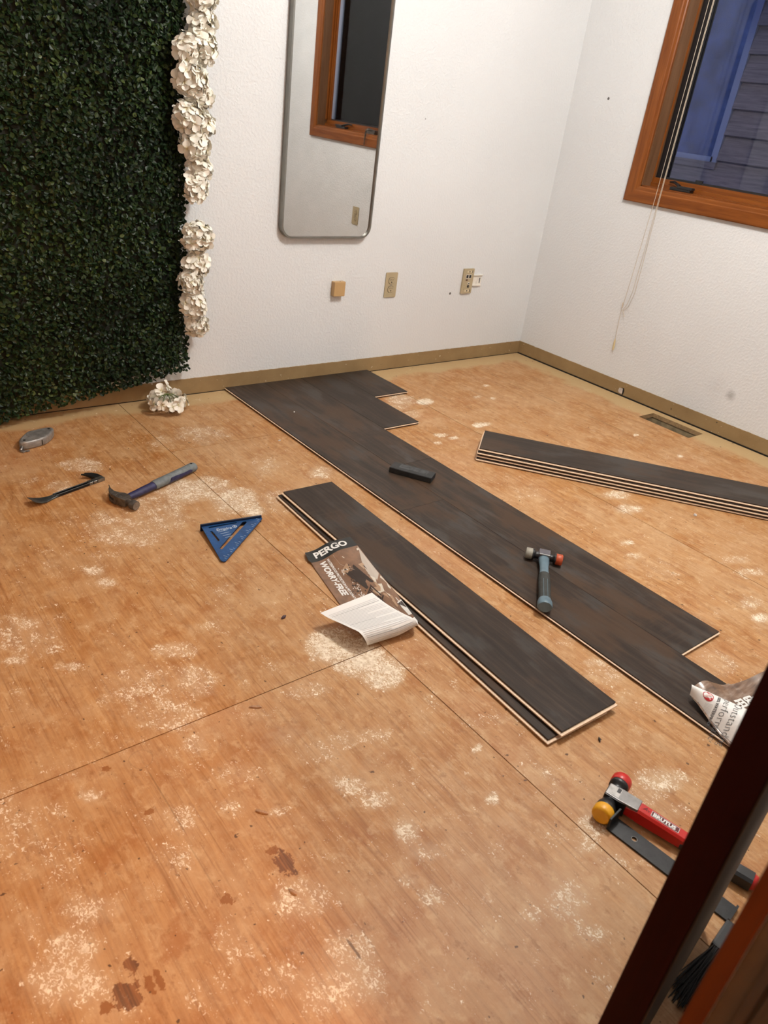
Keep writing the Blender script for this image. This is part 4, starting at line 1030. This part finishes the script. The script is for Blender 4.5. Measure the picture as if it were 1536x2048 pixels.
mb.build('case', M_zinc, cr)
mb = MB(); mb.tube([(.0, 0, .0280), (.0, 0, .0295), (.0, 0, .0298)], [.0335, .0325, .028], 28, flat=(.92, 1.1), up=(0, 1, 0)); mb.build('side_cover', M_zinc, cr)
for x in (-.058, .060):
    mb = MB(); mb.tube([(x, 0, .0287), (x, 0, .0299)], .0042, 12); mb.build('rivet_hole', M_slot, cr)
mb = MB(); mb.box((-.018, -.0372, .006), (-.0165, -.0350, .024)); mb.build('seam_line', M_slot, cr)
mb = MB(); mb.tube([(-CL / 2 + .004, -.004, .012), (-CL / 2 - .008, -.008, .009), (-CL / 2 - .014, -.012, .006)], [.006, .0055, .005], 10); mb.box((-CL / 2 - .016, -.024, .001), (-CL / 2 + .001, -.010, .005)); mb.box((-CL / 2 - .004, -.030, .001), (-CL / 2 + .008, -.020, .0045))
mb.build('line_hook', M_steel, cr, bevel=.0008, seg=1)

# tapping block
tb = empty('tapping_block', (-1.654, -1.0145, T + .0005), math.atan2(-1.066 + .933, -1.588 + 1.669), label='black rubber tapping block resting on the laid planks', cat='tapping block')
mb = MB(); mb.box((-.079, -.0285, 0), (.079, .0285, .020)); mb.build('block', M_blackrub, tb, bevel=.0018)
mb = MB(); mb.box((-.078, -.0262, .0198), (.078, -.0225, .0206)); mb.box((-.060, -.0225, .0198), (-.058, .027, .0204)); mb.build('raised_rib', M_blackrub, tb)
MB().box((-.05, -.010, .0195), (.055, .022, .0203)).build('scuffed_pad', plain('scuffed_rubber', (.045, .048, .05), .6, nscale=55, namt=.7), tb)

def mallet(name, head_c, axis, hdir, zc, hl, label, cols, headlen, facer, tilt=0.0):
    """two-faced mallet: local x along the head from left face to right face, local -y along the handle"""
    ang = math.atan2(axis[1], axis[0]); r = empty(name, (head_c[0], head_c[1], 0), ang, label=label, cat='mallet', group=name + ' tool')
    return r
# grey and blue mallet on the planks
ax = Vector((-1.631 + 1.701, -1.688 + 1.602, 0)); ang = math.atan2(ax.y, ax.x)
m1 = empty('mallet', (-1.664, -1.645, T + .0005), ang, label='blue-grey mallet with one grey and one orange face, handle hanging over the plank edge', cat='mallet')
M_slate = plain('slate_blue_plastic', (.105, .165, .205), .42, nscale=30, namt=.15)
M_darkgrip = plain('charcoal_grip', (.030, .032, .029), .62, nscale=60, namt=.3)
M_orange = plain('orange_face', (.42, .065, .018), .45, nscale=25, namt=.2)
M_palegrey = plain('pale_grey_face', (.30, .285, .235), .5, nscale=25, namt=.15)
zc = .0175
mb = MB(); mb.tube([(-.055, 0, zc), (-.053, 0, zc), (-.036, 0, zc), (-.035, 0, zc)], [.0150, .0170, .0172, .0160], 20); mb.build('face_cap', M_palegrey, m1, label='grey face')
mb = MB(); mb.tube([(.055, 0, zc), (.053, 0, zc), (.036, 0, zc), (.035, 0, zc)], [.0150, .0170, .0172, .0160], 20); mb.build('face_cap', M_orange, m1, label='orange face')
for s in (-1, 1):
    mb = MB(); mb.tube([(s * .0355, 0, zc), (s * .0345, 0, zc), (s * .030, 0, zc), (s * .0285, 0, zc), (s * .022, 0, zc), (s * .013, 0, zc)], [.0160, .0170, .0165, .0115, .0110, .0125], 18); mb.build('neck', M_black, m1)
mb = MB(); mb.box((-.0165, -.016, .003), (.0165, .016, zc + .0165)); mb.build('head_block', plain('grey_mauve', (.105, .10, .115), .35, nscale=30), m1, bevel=.0022)
MB().box((-.0155, -.0172, zc + .0150), (.0155, -.0155, zc + .0170)).build('seam', M_print_white, m1)
hd_ = Vector((-1.873 + 1.664, -1.83 + 1.645, 0)); ha = math.atan2(hd_.y, hd_.x) - ang; HLm = hd_.length - .008
hr = empty('handle', (0, 0, 0), ha); hr.parent = m1
def hpart(name, st, mat, n=16, flat=(1, 1), parent=None, **k):
    m = MB(); m.tube([(s, 0, z) for s, r, z in st], [r for s, r, z in st], n, flat=flat); return m.build(name, mat, parent or hr, **k)
hpart('shank', [(.012, .0155, zc), (.035, .0150, zc), (.055, .0128, zc), (.085, .0125, zc + .0005), (.115, .0142, zc + .001)], M_slate, flat=(1.05, .85))
gp = hpart('grip', [(.108, .0145, zc + .001), (.125, .0155, zc + .001), (.17, .0162, zc + .0015), (.22, .0158, zc + .0015), (HLm - .022, .0165, zc + .002)], M_darkgrip, flat=(1.08, .9))
hpart('end_cap', [(HLm - .030, .0168, zc + .002), (HLm - .018, .0190, zc + .002), (HLm - .004, .0195, zc + .002), (HLm + .002, .0172, zc + .002)], M_slate, flat=(1.08, .95))
for yy in (-.0055, .0055): MB().tube([(.15, yy, zc + .0163), (.20, yy, zc + .0160), (HLm - .026, yy, zc + .0168)], .0007, 5).build('grip_line', M_slate, hr)

# red and yellow mallet near the doorway
hx = Vector((-2.158 + 2.232, -2.585 + 2.322, 0)); hl2 = hx.length; ang2 = math.atan2(hx.y, hx.x)
m2 = empty('mallet', (-2.232, -2.322, 0), ang2, label='red-handled mallet with red and yellow faces lying near the doorway', cat='mallet')
M_red = plain('red_plastic', (.48, .012, .008), .36, nscale=25, namt=.12)
M_yellow = plain('yellow_face', (.72, .34, .008), .42, nscale=25, namt=.1)
M_alu = plain('cast_grey_metal', (.26, .255, .25), .32, .6, nscale=50, namt=.2)
zc = .0205
for s, mat, lb in ((1, M_red, 'red face'), (-1, M_yellow, 'yellow face')):
    mb = MB(); mb.tube([(0, s * .061, zc), (0, s * .0595, zc), (0, s * .056, zc), (0, s * .042, zc), (0, s * .040, zc)], [.0150, .0180, .0200, .0200, .0190], 26); mb.build('face_cap', mat, m2, label=lb)
    mb = MB(); mb.tube([(0, s * .0405, zc), (0, s * .038, zc), (0, s * .030, zc), (0, s * .028, zc), (0, s * .016, zc)], [.0188, .0192, .0186, .0140, .0150], 22); mb.build('neck', M_black, m2)
mb = MB(); mb.prism([(-.0145, -.017), (.014, -.0185), (.030, -.0165), (.030, .0165), (.014, .0185), (-.0145, .017)], .003, zc + .0165); mb.build('head_block', M_black, m2, bevel=.002)
mb = MB(); mb.prism([(-.0135, -.0145), (.014, -.0165), (.052, -.0145), (.052, .0145), (.014, .0165), (-.0135, .0145)], zc + .0120, zc + .0185); mb.build('head_plate', M_alu, m2, bevel=.0015)
M_label = plain('scuffed_label', (.50, .49, .47), .4, nscale=70, namt=.35)
MB().box((-.012, -.013, zc + .0184), (.012, .013, zc + .0189)).build('head_label', M_label, m2)
mb = MB(); mb.box((.004, .0, zc + .0188), (.011, .012, zc + .0191)); mb.build('label_print', M_print_black, m2)
rings = []
for (s, hw, zt, zb) in ((.030, .0142, zc + .0115, .006), (.050, .0150, zc + .0160, .006), (.055, .0152, zc + .0168, .0045), (.12, .0142, zc + .0120, .0035), (.165, .0140, zc + .0085, .003), (.20, .0148, zc + .0075, .002), (hl2 - .03, .0152, zc + .0075, .0018), (hl2 - .004, .0150, zc + .0070, .0020)):
    e = .0045
    rings.append([(s, -hw + e, zb), (s, hw - e, zb), (s, hw, zb + e), (s, hw, zt - e), (s, hw - e, zt), (s, -hw + e, zt), (s, -hw, zt - e), (s, -hw, zb + e)])
mb = MB(); mb.loft(rings, smooth=False); hdl = mb.build('handle', M_red, m2)
rings = []
for (s, hw, zt, zb) in ((.140, .0148, zc + .0035, .0030), (.150, .0152, zc + .0062, .0026), (.165, .0150, zc + .0060, .0022), (.205, .0156, zc + .0068, .0015), (.218, .0160, zc + .0112, .001), (hl2 - .030, .0166, zc + .0122, .0006), (hl2 - .005, .0166, zc + .0120, .0006)):
    e = .005
    rings.append([(s, -hw + e - .0012, zb), (s, hw - e - .004, zb), (s, hw - .004, zb + e), (s, hw - .004, zt - e - .002), (s, hw - e - .004, zt - .002), (s, -hw + e, zt - .003), (s, -hw - .0012, zt - e - .002), (s, -hw - .0012, zb + e)])
mb = MB(); mb.loft(rings, smooth=False); mb.build('grip', M_black, m2)
def hmap(x, y):
    s = .078 + x; zt = (zc + .0168) + ((zc + .0120) - (zc + .0168)) * (s - .055) / (.12 - .055) if s < .12 else (zc + .0120) - .0035 * (s - .12) / .045
    return (s, y, zt + .0004)
mb = MB(); mb.add([hmap(x, y) for y in (-.0062, .0072) for x in np.linspace(-.003, .052, 12)], [(i, i + 1, i + 13, i + 12) for i in range(11)]); mb.build('logo_panel', plain('dark_red_print', (.10, .006, .005), .5), m2)
mb = MB()
for (x0_, x1_, y0_, y1_) in ((-.003, .052, -.0062, -.0055), (-.003, .052, .0065, .0072), (-.003, -.0022, -.0062, .0072), (.0512, .052, -.0062, .0072)):
    nx = 12 if x1_ - x0_ > .01 else 2; mb.add([(lambda p: (p[0], p[1], p[2] + .0003))(hmap(x, y)) for y in (y0_, y1_) for x in np.linspace(x0_, x1_, nx)], [(i, i + 1, i + nx + 1, i + nx) for i in range(nx - 1)])
mb.build('logo_border', M_print_white, m2)
lettering('logo_lettering', 'BRUTUS', M_print_white, m2, lambda x, y: (lambda p: (p[0], p[1], p[2] + .0003))(hmap(x, y)), .0120, .0006, 0, 1.02, (.0006, -.0038))
lettering('marker_scrawl', 'A', plain('marker', (.10, .006, .01), .6), m2, lambda x, y: (lambda p: (p[0], p[1], p[2] + .0002))(hmap(x, y)), .013, 0, .3, 1, (-.020, -.003))
lettering('marker_scrawl', 'v', plain('marker2', (.10, .006, .01), .6), m2, lambda x, y: (lambda p: (p[0], p[1], p[2] + .0002))(hmap(x, y)), .012, 0, 0, 1, (-.011, -.003))
mb = MB(); mb.tube([(hl2 - .004, 0, zc - .006), (hl2 + .003, 0, zc - .006)], [.0150, .0130], 14); mb.build('end_cap', M_red, m2)

# pull bar: flat black steel with both ends bent
b0, b1 = Vector((-2.2675, -2.356, 0)), Vector((-2.242, -2.592, 0)); ba = math.atan2(b1.y - b0.y, b1.x - b0.x); BLn = (b1 - b0).length
pbar = empty('pull_bar', b0, ba, label='flat black steel pull bar with an upturned end and a round hole', cat='pull bar')
M_barblack = plain('black_enamel', (.016, .0165, .0175), .42, .3, nscale=60, namt=.4, bump=.15, bscale=500)
mb = MB(); hc = [(.045 + .0052 * math.cos(a), .001 + .0052 * math.sin(a)) for a in np.linspace(0, 2 * PI, 25)[:-1]]
mb.plate([(0, -.0195), (BLn, -.0195), (BLn, .0195), (0, .0195)], [hc], .0006, .0042); mb.build('bar', M_barblack, pbar)
mb = MB(); mb.box((-.0040, -.0195, .0006), (.0002, .0195, .030)); mb.build('upturned_end', M_barblack, pbar, bevel=.0012)
mb = MB(); mb.box((-.0034, -.018, .0300), (-.0006, .018, .0306)); mb.build('worn_edge', M_barblack, pbar)
MB().box((BLn - .002, -.0195, .0006), (BLn + .002, .0195, .010)).build('downturned_end', M_barblack, pbar)
mb = MB(); n = len(hc); mb.plate([(.045 + .0058 * math.cos(a), .001 + .0058 * math.sin(a)) for a in np.linspace(0, 2 * PI, 25)[:-1]], [hc], .0042, .0045); mb.build('hole_rim', M_bright, pbar)
MB().box((BLn - .040, .004, .0042), (BLn - .028, .008, .0045)).build('paint_fleck', M_print_white, pbar)

# dust brush behind the door panel
q0, q1 = Vector((-2.30, -2.618, 0)), Vector((-2.465, -2.636, 0)); qa = math.atan2(q1.y - q0.y, q1.x - q0.x)
du = empty('dust_brush', q0, qa, label='black bristled brush lying on the floor behind the dark door panel', cat='brush')
mb = MB(); mb.box((-.03, -.022, .001), (.035, .022, .022)); mb.build('brush_block', M_black, du, bevel=.004)
mb = MB()
for i in range(260):
    a = rnd.uniform(-.019, .019); z0 = rnd.uniform(.003, .02); L = rnd.uniform(.09, .135); sp = a * rnd.uniform(.8, 2.2) + rnd.gauss(0, .006)
    mb.tube([(.030, a, z0), (.030 + L * .5, (a + sp) / 2, max(.002, z0 * .8 + rnd.uniform(-.003, .006))), (.030 + L, sp, max(.0012, z0 * .4 + rnd.uniform(-.004, .006)))], [.0012, .0011, .0007], 4, cap=False)
mb.build('bristles', plain('dark_bristle', (.008, .007, .006), .6), du, kind='stuff')

# ------------------------------------------------------------------ brochures
M_paper = plain('white_paper', (.78, .77, .745), .55, nscale=8, namt=.03)
M_bk = plain('brochure_black', (.011, .012, .011), .38)
M_brownph = plain('photo_brown', (.195, .105, .060), .34, nscale=25, namt=.35)
PH = {k: plain('photo_' + k, c, .34) for k, c in dict(wall=(.46, .40, .34), cream=(.60, .55, .46), dark=(.040, .026, .020), rug=(.12, .11, .10), tan=(.40, .26, .16), grey=(.22, .19, .17), pale=(.66, .64, .60), wood=(.26, .14, .075)).items()}
M_greytext = plain('grey_small_print', (.56, .555, .55), .6)
def smooth(a, b, x):
    k = max(0.0, min(1.0, (x - a) / (b - a))); return k * k * (3 - 2 * k)
class Sheet:
    """a printed sheet; S(u, s) gives the point, u across 0..1, s along in metres"""
    def __init__(self, name, S, L, nu, ns, mat_front, label, loc):
        self.S = S; self.loc = Vector(loc); self.root = empty(name, loc, label=label, cat='brochure')
        m = MB(); vs = [self.p(u, s) for s in np.linspace(0, L, ns) for u in np.linspace(0, 1, nu)]
        fs = [(i * nu + k, i * nu + k + 1, (i + 1) * nu + k + 1, (i + 1) * nu + k) for i in range(ns - 1) for k in range(nu - 1)]
        m.add(vs, fs, smooth=True); self.body = m.build('paper_sheet', mat_front, self.root)
    def nrm(self, u, s):
        e = 1e-3; a = self.S(u + e, s) - self.S(u - e, s); b = self.S(u, s + e) - self.S(u, s - e); return a.cross(b).normalized()
    def p(self, u, s, h=0.0):
        q = self.S(u, s)
        if h: q = q + self.nrm(u, s) * h
        return tuple(q - self.loc)
    def patch(self, name, u0, u1, s0, s1, mat, h=.0004, nu=8, ns=10, parent=None):
        m = MB(); us = np.linspace(u0, u1, nu); ss = np.linspace(s0, s1, ns)
        m.add([self.p(u, s, h) for s in ss for u in us], [(i * nu + k, i * nu + k + 1, (i + 1) * nu + k + 1, (i + 1) * nu + k) for i in range(ns - 1) for k in range(nu - 1)], smooth=True)
        return m.build(name, mat, parent or self.body)
    def poly(self, m, pts, h):
        m.add([self.p(u, s, h) for u, s in pts], [tuple(range(len(pts)))])

# first brochure: flat on the stack's edge, its lower half curled back over
W1 = .153
A0, A1 = Vector((-2.2735, -1.272)), Vector((-2.357, -1.690)); B0, B1 = Vector((-2.122, -1.282)), Vector((-2.209, -1.704))
RR = .024; S1 = .400; S_END = S1 + PI * RR + .115
def S_b1(u, s):
    flat = min(s, S1); k = flat / .41
    q = (A0 + (A1 - A0) * k) * (1 - u) + (B0 + (B1 - B0) * k) * u
    sd = (A1 - A0).normalized(); ud = Vector((-sd.y, sd.x)) 
    edge = -2.151 + (q.y + .952) * .027 - .010
    base = .0028 + (.0255 - .0028) * smooth(edge - .095, edge - .012, q.x)
    base += .004 * smooth(.35, 0, u) * smooth(.10, 0, s)
    if s <= S1:
        return Vector((q.x, q.y, base + .0015 * math.sin(s * 30) * u))
    b = .0028 + (base - .0028) * max(0, 1 - (s - S1) / (PI * RR))
    pr = (s - S1) / (S_END - S1); sh = -.088 * pr
    if s <= S1 + PI * RR:
        a = (s - S1) / RR; q2 = q + sd * (RR * math.sin(a)); z = b + RR * (1 - math.cos(a))
    else:
        d = s - S1 - PI * RR; q2 = q - sd * d; z = b + 2 * RR - .006 * math.sin(d * 26) + .10 * d * (.25 + .75 * u) - .10 * d * (1 - u) * smooth(.03, .10, d)
    q2 = q2 + Vector((1, 0)) * sh
    return Vector((q2.x, q2.y, z))
br1 = Sheet('brochure', S_b1, S_END, 22, 60, M_paper, 'printed flooring brochure curled open against the two-plank stack, WORRY-FREE on it', (-2.28, -1.5, 0))
# u runs to the right, s towards the viewer: the printed face looks up, so the normal is flipped
br1.nrm = lambda u, s: -Sheet.nrm(br1, u, s)
SF = .385
br1.patch('photo_ground', .0, 1.0, .048, SF, M_brownph, .0003, 14, 24)
br1.patch('title_band', .0, 1.0, .0, .050, M_bk, .0004, 14, 8)
m = MB(); br1.poly(m, [(.44, .056), (.985, .056), (.985, .190), (.86, .215), (.62, .145), (.46, .100)], .0005); br1.poly(m, [(.74, .185), (.99, .150), (.995, .36), (.86, .36), (.72, .26)], .0005); m.build('photo_wall', PH['wall'], br1.body, kind='stuff')
m = MB(); br1.poly(m, [(.56, .078), (.97, .062), (.97, .070), (.58, .087)], .0007); br1.poly(m, [(.80, .235), (.985, .20), (.985, .26), (.86, .29)], .0007); br1.poly(m, [(.66, .235), (.80, .19), (.85, .205), (.80, .23), (.88, .235), (.83, .265), (.72, .262)], .0007); m.build('photo_window', PH['cream'], br1.body, kind='stuff')
m = MB(); br1.poly(m, [(.46, .142), (.66, .125), (.78, .215), (.60, .228)], .0007); br1.poly(m, [(.66, .268), (.70, .268), (.73, .300), (.69, .306)], .0008); br1.poly(m, [(.80, .135), (.98, .142), (.97, .172), (.86, .185)], .0006)
for i in range(5): br1.poly(m, [(.56 + .03 * i, .246 - .006 * i), (.58 + .03 * i, .244 - .006 * i), (.64 + .028 * i, .296 - .006 * i), (.62 + .028 * i, .298 - .006 * i)], .0008)
br1.poly(m, [(.54, .244), (.70, .222), (.705, .227), (.545, .250)], .0008); br1.poly(m, [(.62, .296), (.77, .272), (.775, .278), (.625, .302)], .0008); m.build('photo_dark_furniture', PH['dark'], br1.body, kind='stuff')
m = MB(); br1.poly(m, [(.74, .130), (.84, .128), (.86, .150), (.78, .156)], .0007); br1.poly(m, [(.40, .125), (.56, .108), (.60, .128), (.46, .145)], .0006); br1.poly(m, [(.66, .245), (.80, .218), (.82, .245), (.72, .275)], .0009); br1.poly(m, [(.60, .300), (.80, .268), (.90, .29), (.88, .33), (.66, .33)], .0005); m.build('photo_tan_seat', PH['tan'], br1.body, kind='stuff')
m = MB(); r_ = random.Random(3)
for i in range(46):
    u, s = (r_.gauss(.50, .035), r_.gauss(.170, .022)) if i % 3 else (r_.gauss(.46, .05), r_.gauss(.225, .016))
    if i > 36: u, s = r_.gauss(.58, .07), r_.gauss(.335, .012)
    br1.poly(m, [(u, s), (u + .018, s - .002), (u + .022, s + .0045), (u + .004, s + .005)], .0008)
m.build('photo_dark_plants', PH['dark'], br1.body, kind='stuff')
m = MB()
for i in range(36):
    u, s = (r_.gauss(.48, .05), r_.gauss(.215, .022)) if i % 3 else (r_.gauss(.44, .05), r_.gauss(.128, .008))
    if i > 28: u, s = r_.gauss(.52, .06), r_.gauss(.345, .010)
    br1.poly(m, [(u, s), (u + .014, s - .002), (u + .018, s + .003), (u + .004, s + .004)], .0009)
m.build('photo_pale_plants', PH['pale'], br1.body, kind='stuff')
m = MB(); br1.poly(m, [(.54, .318), (.94, .300), (.96, .345), (.66, .352)], .0006); br1.poly(m, [(.90, .318), (1.0, .312), (1.0, .372), (.94, .372)], .0007); m.build('photo_pale_table', PH['pale'], br1.body, kind='stuff')
m = MB(); br1.poly(m, [(.90, .322), (.99, .318), (.995, .345), (.93, .350)], .0009); m.build('photo_dark_corner', PH['dark'], br1.body)
f_u = lambda x, y: br1.p(x / W1, .046 - y, .0008)
lettering('title_lettering', 'PERGO', M_print_white, br1.body, f_u, .034, .0012, 0, 1.0, (.020, .010))
f_s = lambda x, y, so=.0, uo=0.0: br1.p((uo + y) / W1, so + x, .0010)
lettering('headline_lettering', 'WORRY-FREE', M_print_white, br1.body, lambda x, y: f_s(x, y, .057, .0225), .0262, .0010, .22, .98)
lettering('subline_lettering', 'WATERPROOF PROTECTION & PET SCRATCH', M_print_white, br1.body, lambda x, y: f_s(x, y, .057, .046), .0098, .0003, .1, .95)
# small print on the curled-over back page, seen from its other side
m = MB(); m2_ = MB()
for i in range(34):
    s = S1 + PI * RR * .40 + i * .0050
    if s > S_END - .016: break
    a, b = .05, (.96 if i % 5 else .55)
    for j in range(12):
        u0 = a + (b - a) * j / 12; u1 = a + (b - a) * (j + .96) / 12
        (m2_ if i % 11 == 4 else m).add([br1.p(u, ss, -.0006) for u, ss in ((u0, s), (u1, s), (u1, s + .0016), (u0, s + .0016))], [(0, 1, 2, 3)])
m.build('small_print', M_greytext, br1.body, kind='stuff'); m2_.build('small_print', plain('darker_print', (.34, .34, .34), .6), br1.body, kind='stuff')
# torn corner tab
m = MB(); m.add([br1.p(0, .004, .0012), br1.p(-.03, .022, .004), br1.p(-.035, .040, .002), br1.p(.0, .050, .0012), br1.p(.05, .03, .0012)], [(0, 1, 2, 3, 4)]); m.build('bent_corner', M_bk, br1.body)

# second brochure: rolled over at the left, its white page facing up
def lerp(a, b, t): return a + (b - a) * t
FR = [Vector((-1.8145, -2.2320, .052)), Vector((-1.781, -2.348, .056)), Vector((-1.735, -2.500, .056))]
GR_ = [Vector((-1.8225, -2.2400, .030)), Vector((-1.8640, -2.3720, .0150)), Vector((-1.912, -2.525, .0060))]
def along(L_, e): return lerp(L_[0], L_[1], e * 2) if e <= .5 else lerp(L_[1], L_[2], e * 2 - 1)
def S_b2(u, s):                       # u along the free edge 0..1, s = 0 free edge .. 1 roll
    a, b = along(FR, u), along(GR_, u); q = lerp(a, b, s); wd = (a - b).length
    out = Vector((-.35, -.18, .9)).normalized()
    q = q + out * (wd * .26 * math.sin(PI * min(1, max(0, s)) ** .8))
    return q
br2 = Sheet('brochure', S_b2, 1.0, 24, 14, M_paper, 'flooring brochure rolled over on the laid planks, white page reading Outstanding performance', (-1.80, -2.36, 0))
br2.nrm = lambda u, s: (lambda n: n if n.z > 0 else -n)(Sheet.nrm(br2, u, s))
UL = (FR[1] - FR[0]).length * 2
def wid(u): return (along(FR, u) - along(GR_, u)).length * 1.16
def f2(x, y, u0, off=.010):           # text x runs from the free edge to the roll, y (up) towards larger u
    u = u0 + y / UL; return br2.p(u, (off + x) / wid(u), .0008)
M_thin = plain('dark_grey_print', (.075, .075, .08), .6)
lettering('headline_lettering', 'Outstanding', M_thin, br2.body, lambda x, y: f2(x, y, .405, .004), .0245, -.0004, 0, 1.06)
lettering('headline_lettering', 'performance', M_thin, br2.body, lambda x, y: f2(x, y, .310, .004), .0245, -.0004, 0, 1.06)
lettering('subline_lettering', '100% WATERPROOF', M_thin, br2.body, lambda x, y: f2(x, y, .253, .006), .0092, .0002, 0, 1.0)
m = MB(); cu_, cs_ = .168, .018
def disc(m, r, h, a0=0, a1=2 * PI, n=26, du=0, ds=0): m.add([br2.p(cu_ + (du + r * math.cos(a)) / UL, (cs_ + ds + r * math.sin(a)) / wid(cu_), h) for a in np.linspace(a0, a1, n)[:-1]], [tuple(range(n - 1))])
disc(m, .0125, .0007); m.build('round_emblem', plain('emblem_red', (.42, .018, .022), .5), br2.body)
m = MB(); disc(m, .0042, .0011, du=.003, ds=-.0055, n=14); disc(m, .0030, .0011, du=-.002, ds=.001, n=12); disc(m, .0024, .0011, du=-.0068, ds=.005, n=12); disc(m, .0020, .0011, du=.0062, ds=.005, n=12); m.build('emblem_figure', plain('emblem_pale', (.70, .45, .42), .5), br2.body, kind='stuff')
m = MB()
for k in range(7):
    u = .235 - k * .0105; 
    m.add([br2.p(u, (.036) / wid(u), .0007), br2.p(u, min(.98, (.060) / wid(u)), .0007), br2.p(u - .0032, min(.98, (.060) / wid(u)), .0007), br2.p(u - .0032, .036 / wid(u), .0007)], [(0, 1, 2, 3)])
m.build('small_print', M_greytext, br2.body, kind='stuff')
m = MB(); m.add([br2.p(.108, .08, .0007), br2.p(.108, .92, .0007), br2.p(.1035, .92, .0007), br2.p(.1035, .08, .0007)], [(0, 1, 2, 3)]); m.build('rule_line', M_thin, br2.body)
# printed sheet lying under the flap, waving up towards the right
KP = [(-1.8225, -2.2400, .030), (-1.806, -2.2360, .046), (-1.778, -2.2430, .056), (-1.735, -2.252, .036), (-1.695, -2.258, .0165), (-1.655, -2.266, .0075), (-1.615, -2.279, .014), (-1.570, -2.293, .030), (-1.52, -2.312, .040), (-1.47, -2.335, .030)]
def KPat(t):
    x = t * (len(KP) - 1); i = min(int(x), len(KP) - 2); f = x - i
    p = [Vector(KP[max(0, min(len(KP) - 1, j))]) for j in (i - 1, i, i + 1, i + 2)]
    return .5 * ((2 * p[1]) + (-p[0] + p[2]) * f + (2 * p[0] - 5 * p[1] + 4 * p[2] - p[3]) * f * f + (-p[0] + 3 * p[1] - 3 * p[2] + p[3]) * f ** 3)
def S_b3(u, s):
    q = KPat(max(0, min(1, s))); side = Vector((-.052, -.142, 0)) * u
    zf = q.z * (1 - .62 * smooth(0, .8, u)) + .004 * u * math.sin(s * 21 + 1)
    lim = .0142 if (q.x + side.x) < -1.668 else .0028
    return Vector((q.x + side.x, q.y + side.y, max(lim, zf)))
nu, ns = 16, 60
m = MB(); m.add([tuple(S_b3(u, s) - br2.loc) for s in np.linspace(0, 1, ns) for u in np.linspace(0, 1, nu)], [(i * nu + k, i * nu + k + 1, (i + 1) * nu + k + 1, (i + 1) * nu + k) for i in range(ns - 1) for k in range(nu - 1)], smooth=True)
t = NT('brochure_printed_face'); P = t.obj()
M_face = t.fin(t.ramp(t.noise(t.mapping(P, (6, 30, 6), rot=(0, 0, .35)), 1.6, 4, .6), [(.34, (.085, .055, .045)), (.5, (.20, .125, .085)), (.66, (.34, .26, .21))]), .22)
face = m.build('printed_face', M_face, br2.root)
def f3(x, y, s0=.905, u0=.16):
    u, s = u0 + y * -1 / .151, s0 - x / .42
    e = 1e-3; a = S_b3(u + e, s) - S_b3(u - e, s); b = S_b3(u, s + e) - S_b3(u, s - e); n_ = a.cross(b).normalized(); n_ = n_ if n_.z > 0 else -n_
    return tuple(S_b3(u, s) + n_ * .0012 - br2.loc)
lettering('headline_lettering', 'WORRY-FREE', M_print_white, face, lambda x, y: f3(x, y, .90, .50), .034, .0014, .2, .98)
m = MB()
for i in range(5):
    s0_ = .30 + .0 * i; pts = []
    for k in range(14):
        s = .45 + k * .03; pts += [(.60 + .055 * i, s), (.615 + .055 * i, s)]
    vs = []
    for (u, s) in pts:
        e = 1e-3; a = S_b3(u + e, s) - S_b3(u - e, s); b = S_b3(u, s + e) - S_b3(u, s - e); n_ = a.cross(b).normalized(); n_ = n_ if n_.z > 0 else -n_
        vs.append(tuple(S_b3(u, s) + n_ * .0010 - br2.loc))
    m.add(vs, [(2 * k, 2 * k + 2, 2 * k + 3, 2 * k + 1) for k in range(13)])
m.build('pale_stripe_print', PH['cream'], face, kind='stuff')

# ------------------------------------------------------------------ loose bits on the floor
M_splint = plain('splinter_wood', (.36, .21, .12), .7, nscale=150, namt=.35)
def splinter(x, y, a, L, wdt, label, mat=M_splint, h=.004):
    m = MB(); r = random.Random(int(L * 1e5) + int(abs(x) * 1000)); rings = []
    for i in range(6):
        k = i / 5 - .5; w2 = wdt * (1 - 1.5 * k * k * 1.6) * r.uniform(.75, 1.1) * .5; zz = .0008 + .0015 * abs(k); hh = h * (1 - 1.8 * k * k) * r.uniform(.7, 1)
        rings.append([(k * L, -w2, zz), (k * L, w2, zz), (k * L + .001, w2 * .7, zz + hh), (k * L + .001, -w2 * .8, zz + hh * .8)])
    m.loft(rings, smooth=False); o = m.build('splinter', mat, None, label=label, cat='debris', group='loose debris on the subfloor'); o.location = (x, y, 0); o.rotation_euler = (0, 0, a); return o
splinter(-2.695, -1.734, -.55, .026, .008, 'pale wood splinter beside the cross joint of the plywood')
splinter(-2.817, -1.974, -.85, .024, .007, 'pale wood splinter on the bare plywood in the foreground centre')
splinter(-2.853, -2.138, -1.2, .017, .007, 'small pale wood splinter below the torn dark veneer patch')
splinter(-2.480, -1.496, .3, .016, .008, 'tiny dark brown scrap left of the brochure', plain('dark_scrap', (.06, .03, .035), .7), .005)
splinter(-2.107, -2.201, .9, .013, .005, 'tiny black curled scrap in front of the two-plank stack', plain('black_scrap', (.02, .014, .01), .6), .006)
splinter(-.876, -1.690, .5, .016, .012, 'white crumb of plaster below the four-high stack', M_chip, .006)
splinter(-2.059, -1.427, .5, .010, .007, 'pale grey crumb between the two-plank stack and the laid planks', M_chip, .005)
splinter(-1.925, -.555, .2, .012, .006, 'white fleck of plaster lying against the long side of the laid planks', M_chip, .003)
splinter(-1.735, -.355, 1.0, .009, .006, 'tiny white crumb on top of the laid planks', plain('white_crumb', (.75, .72, .66), .7), .003).location.z = T
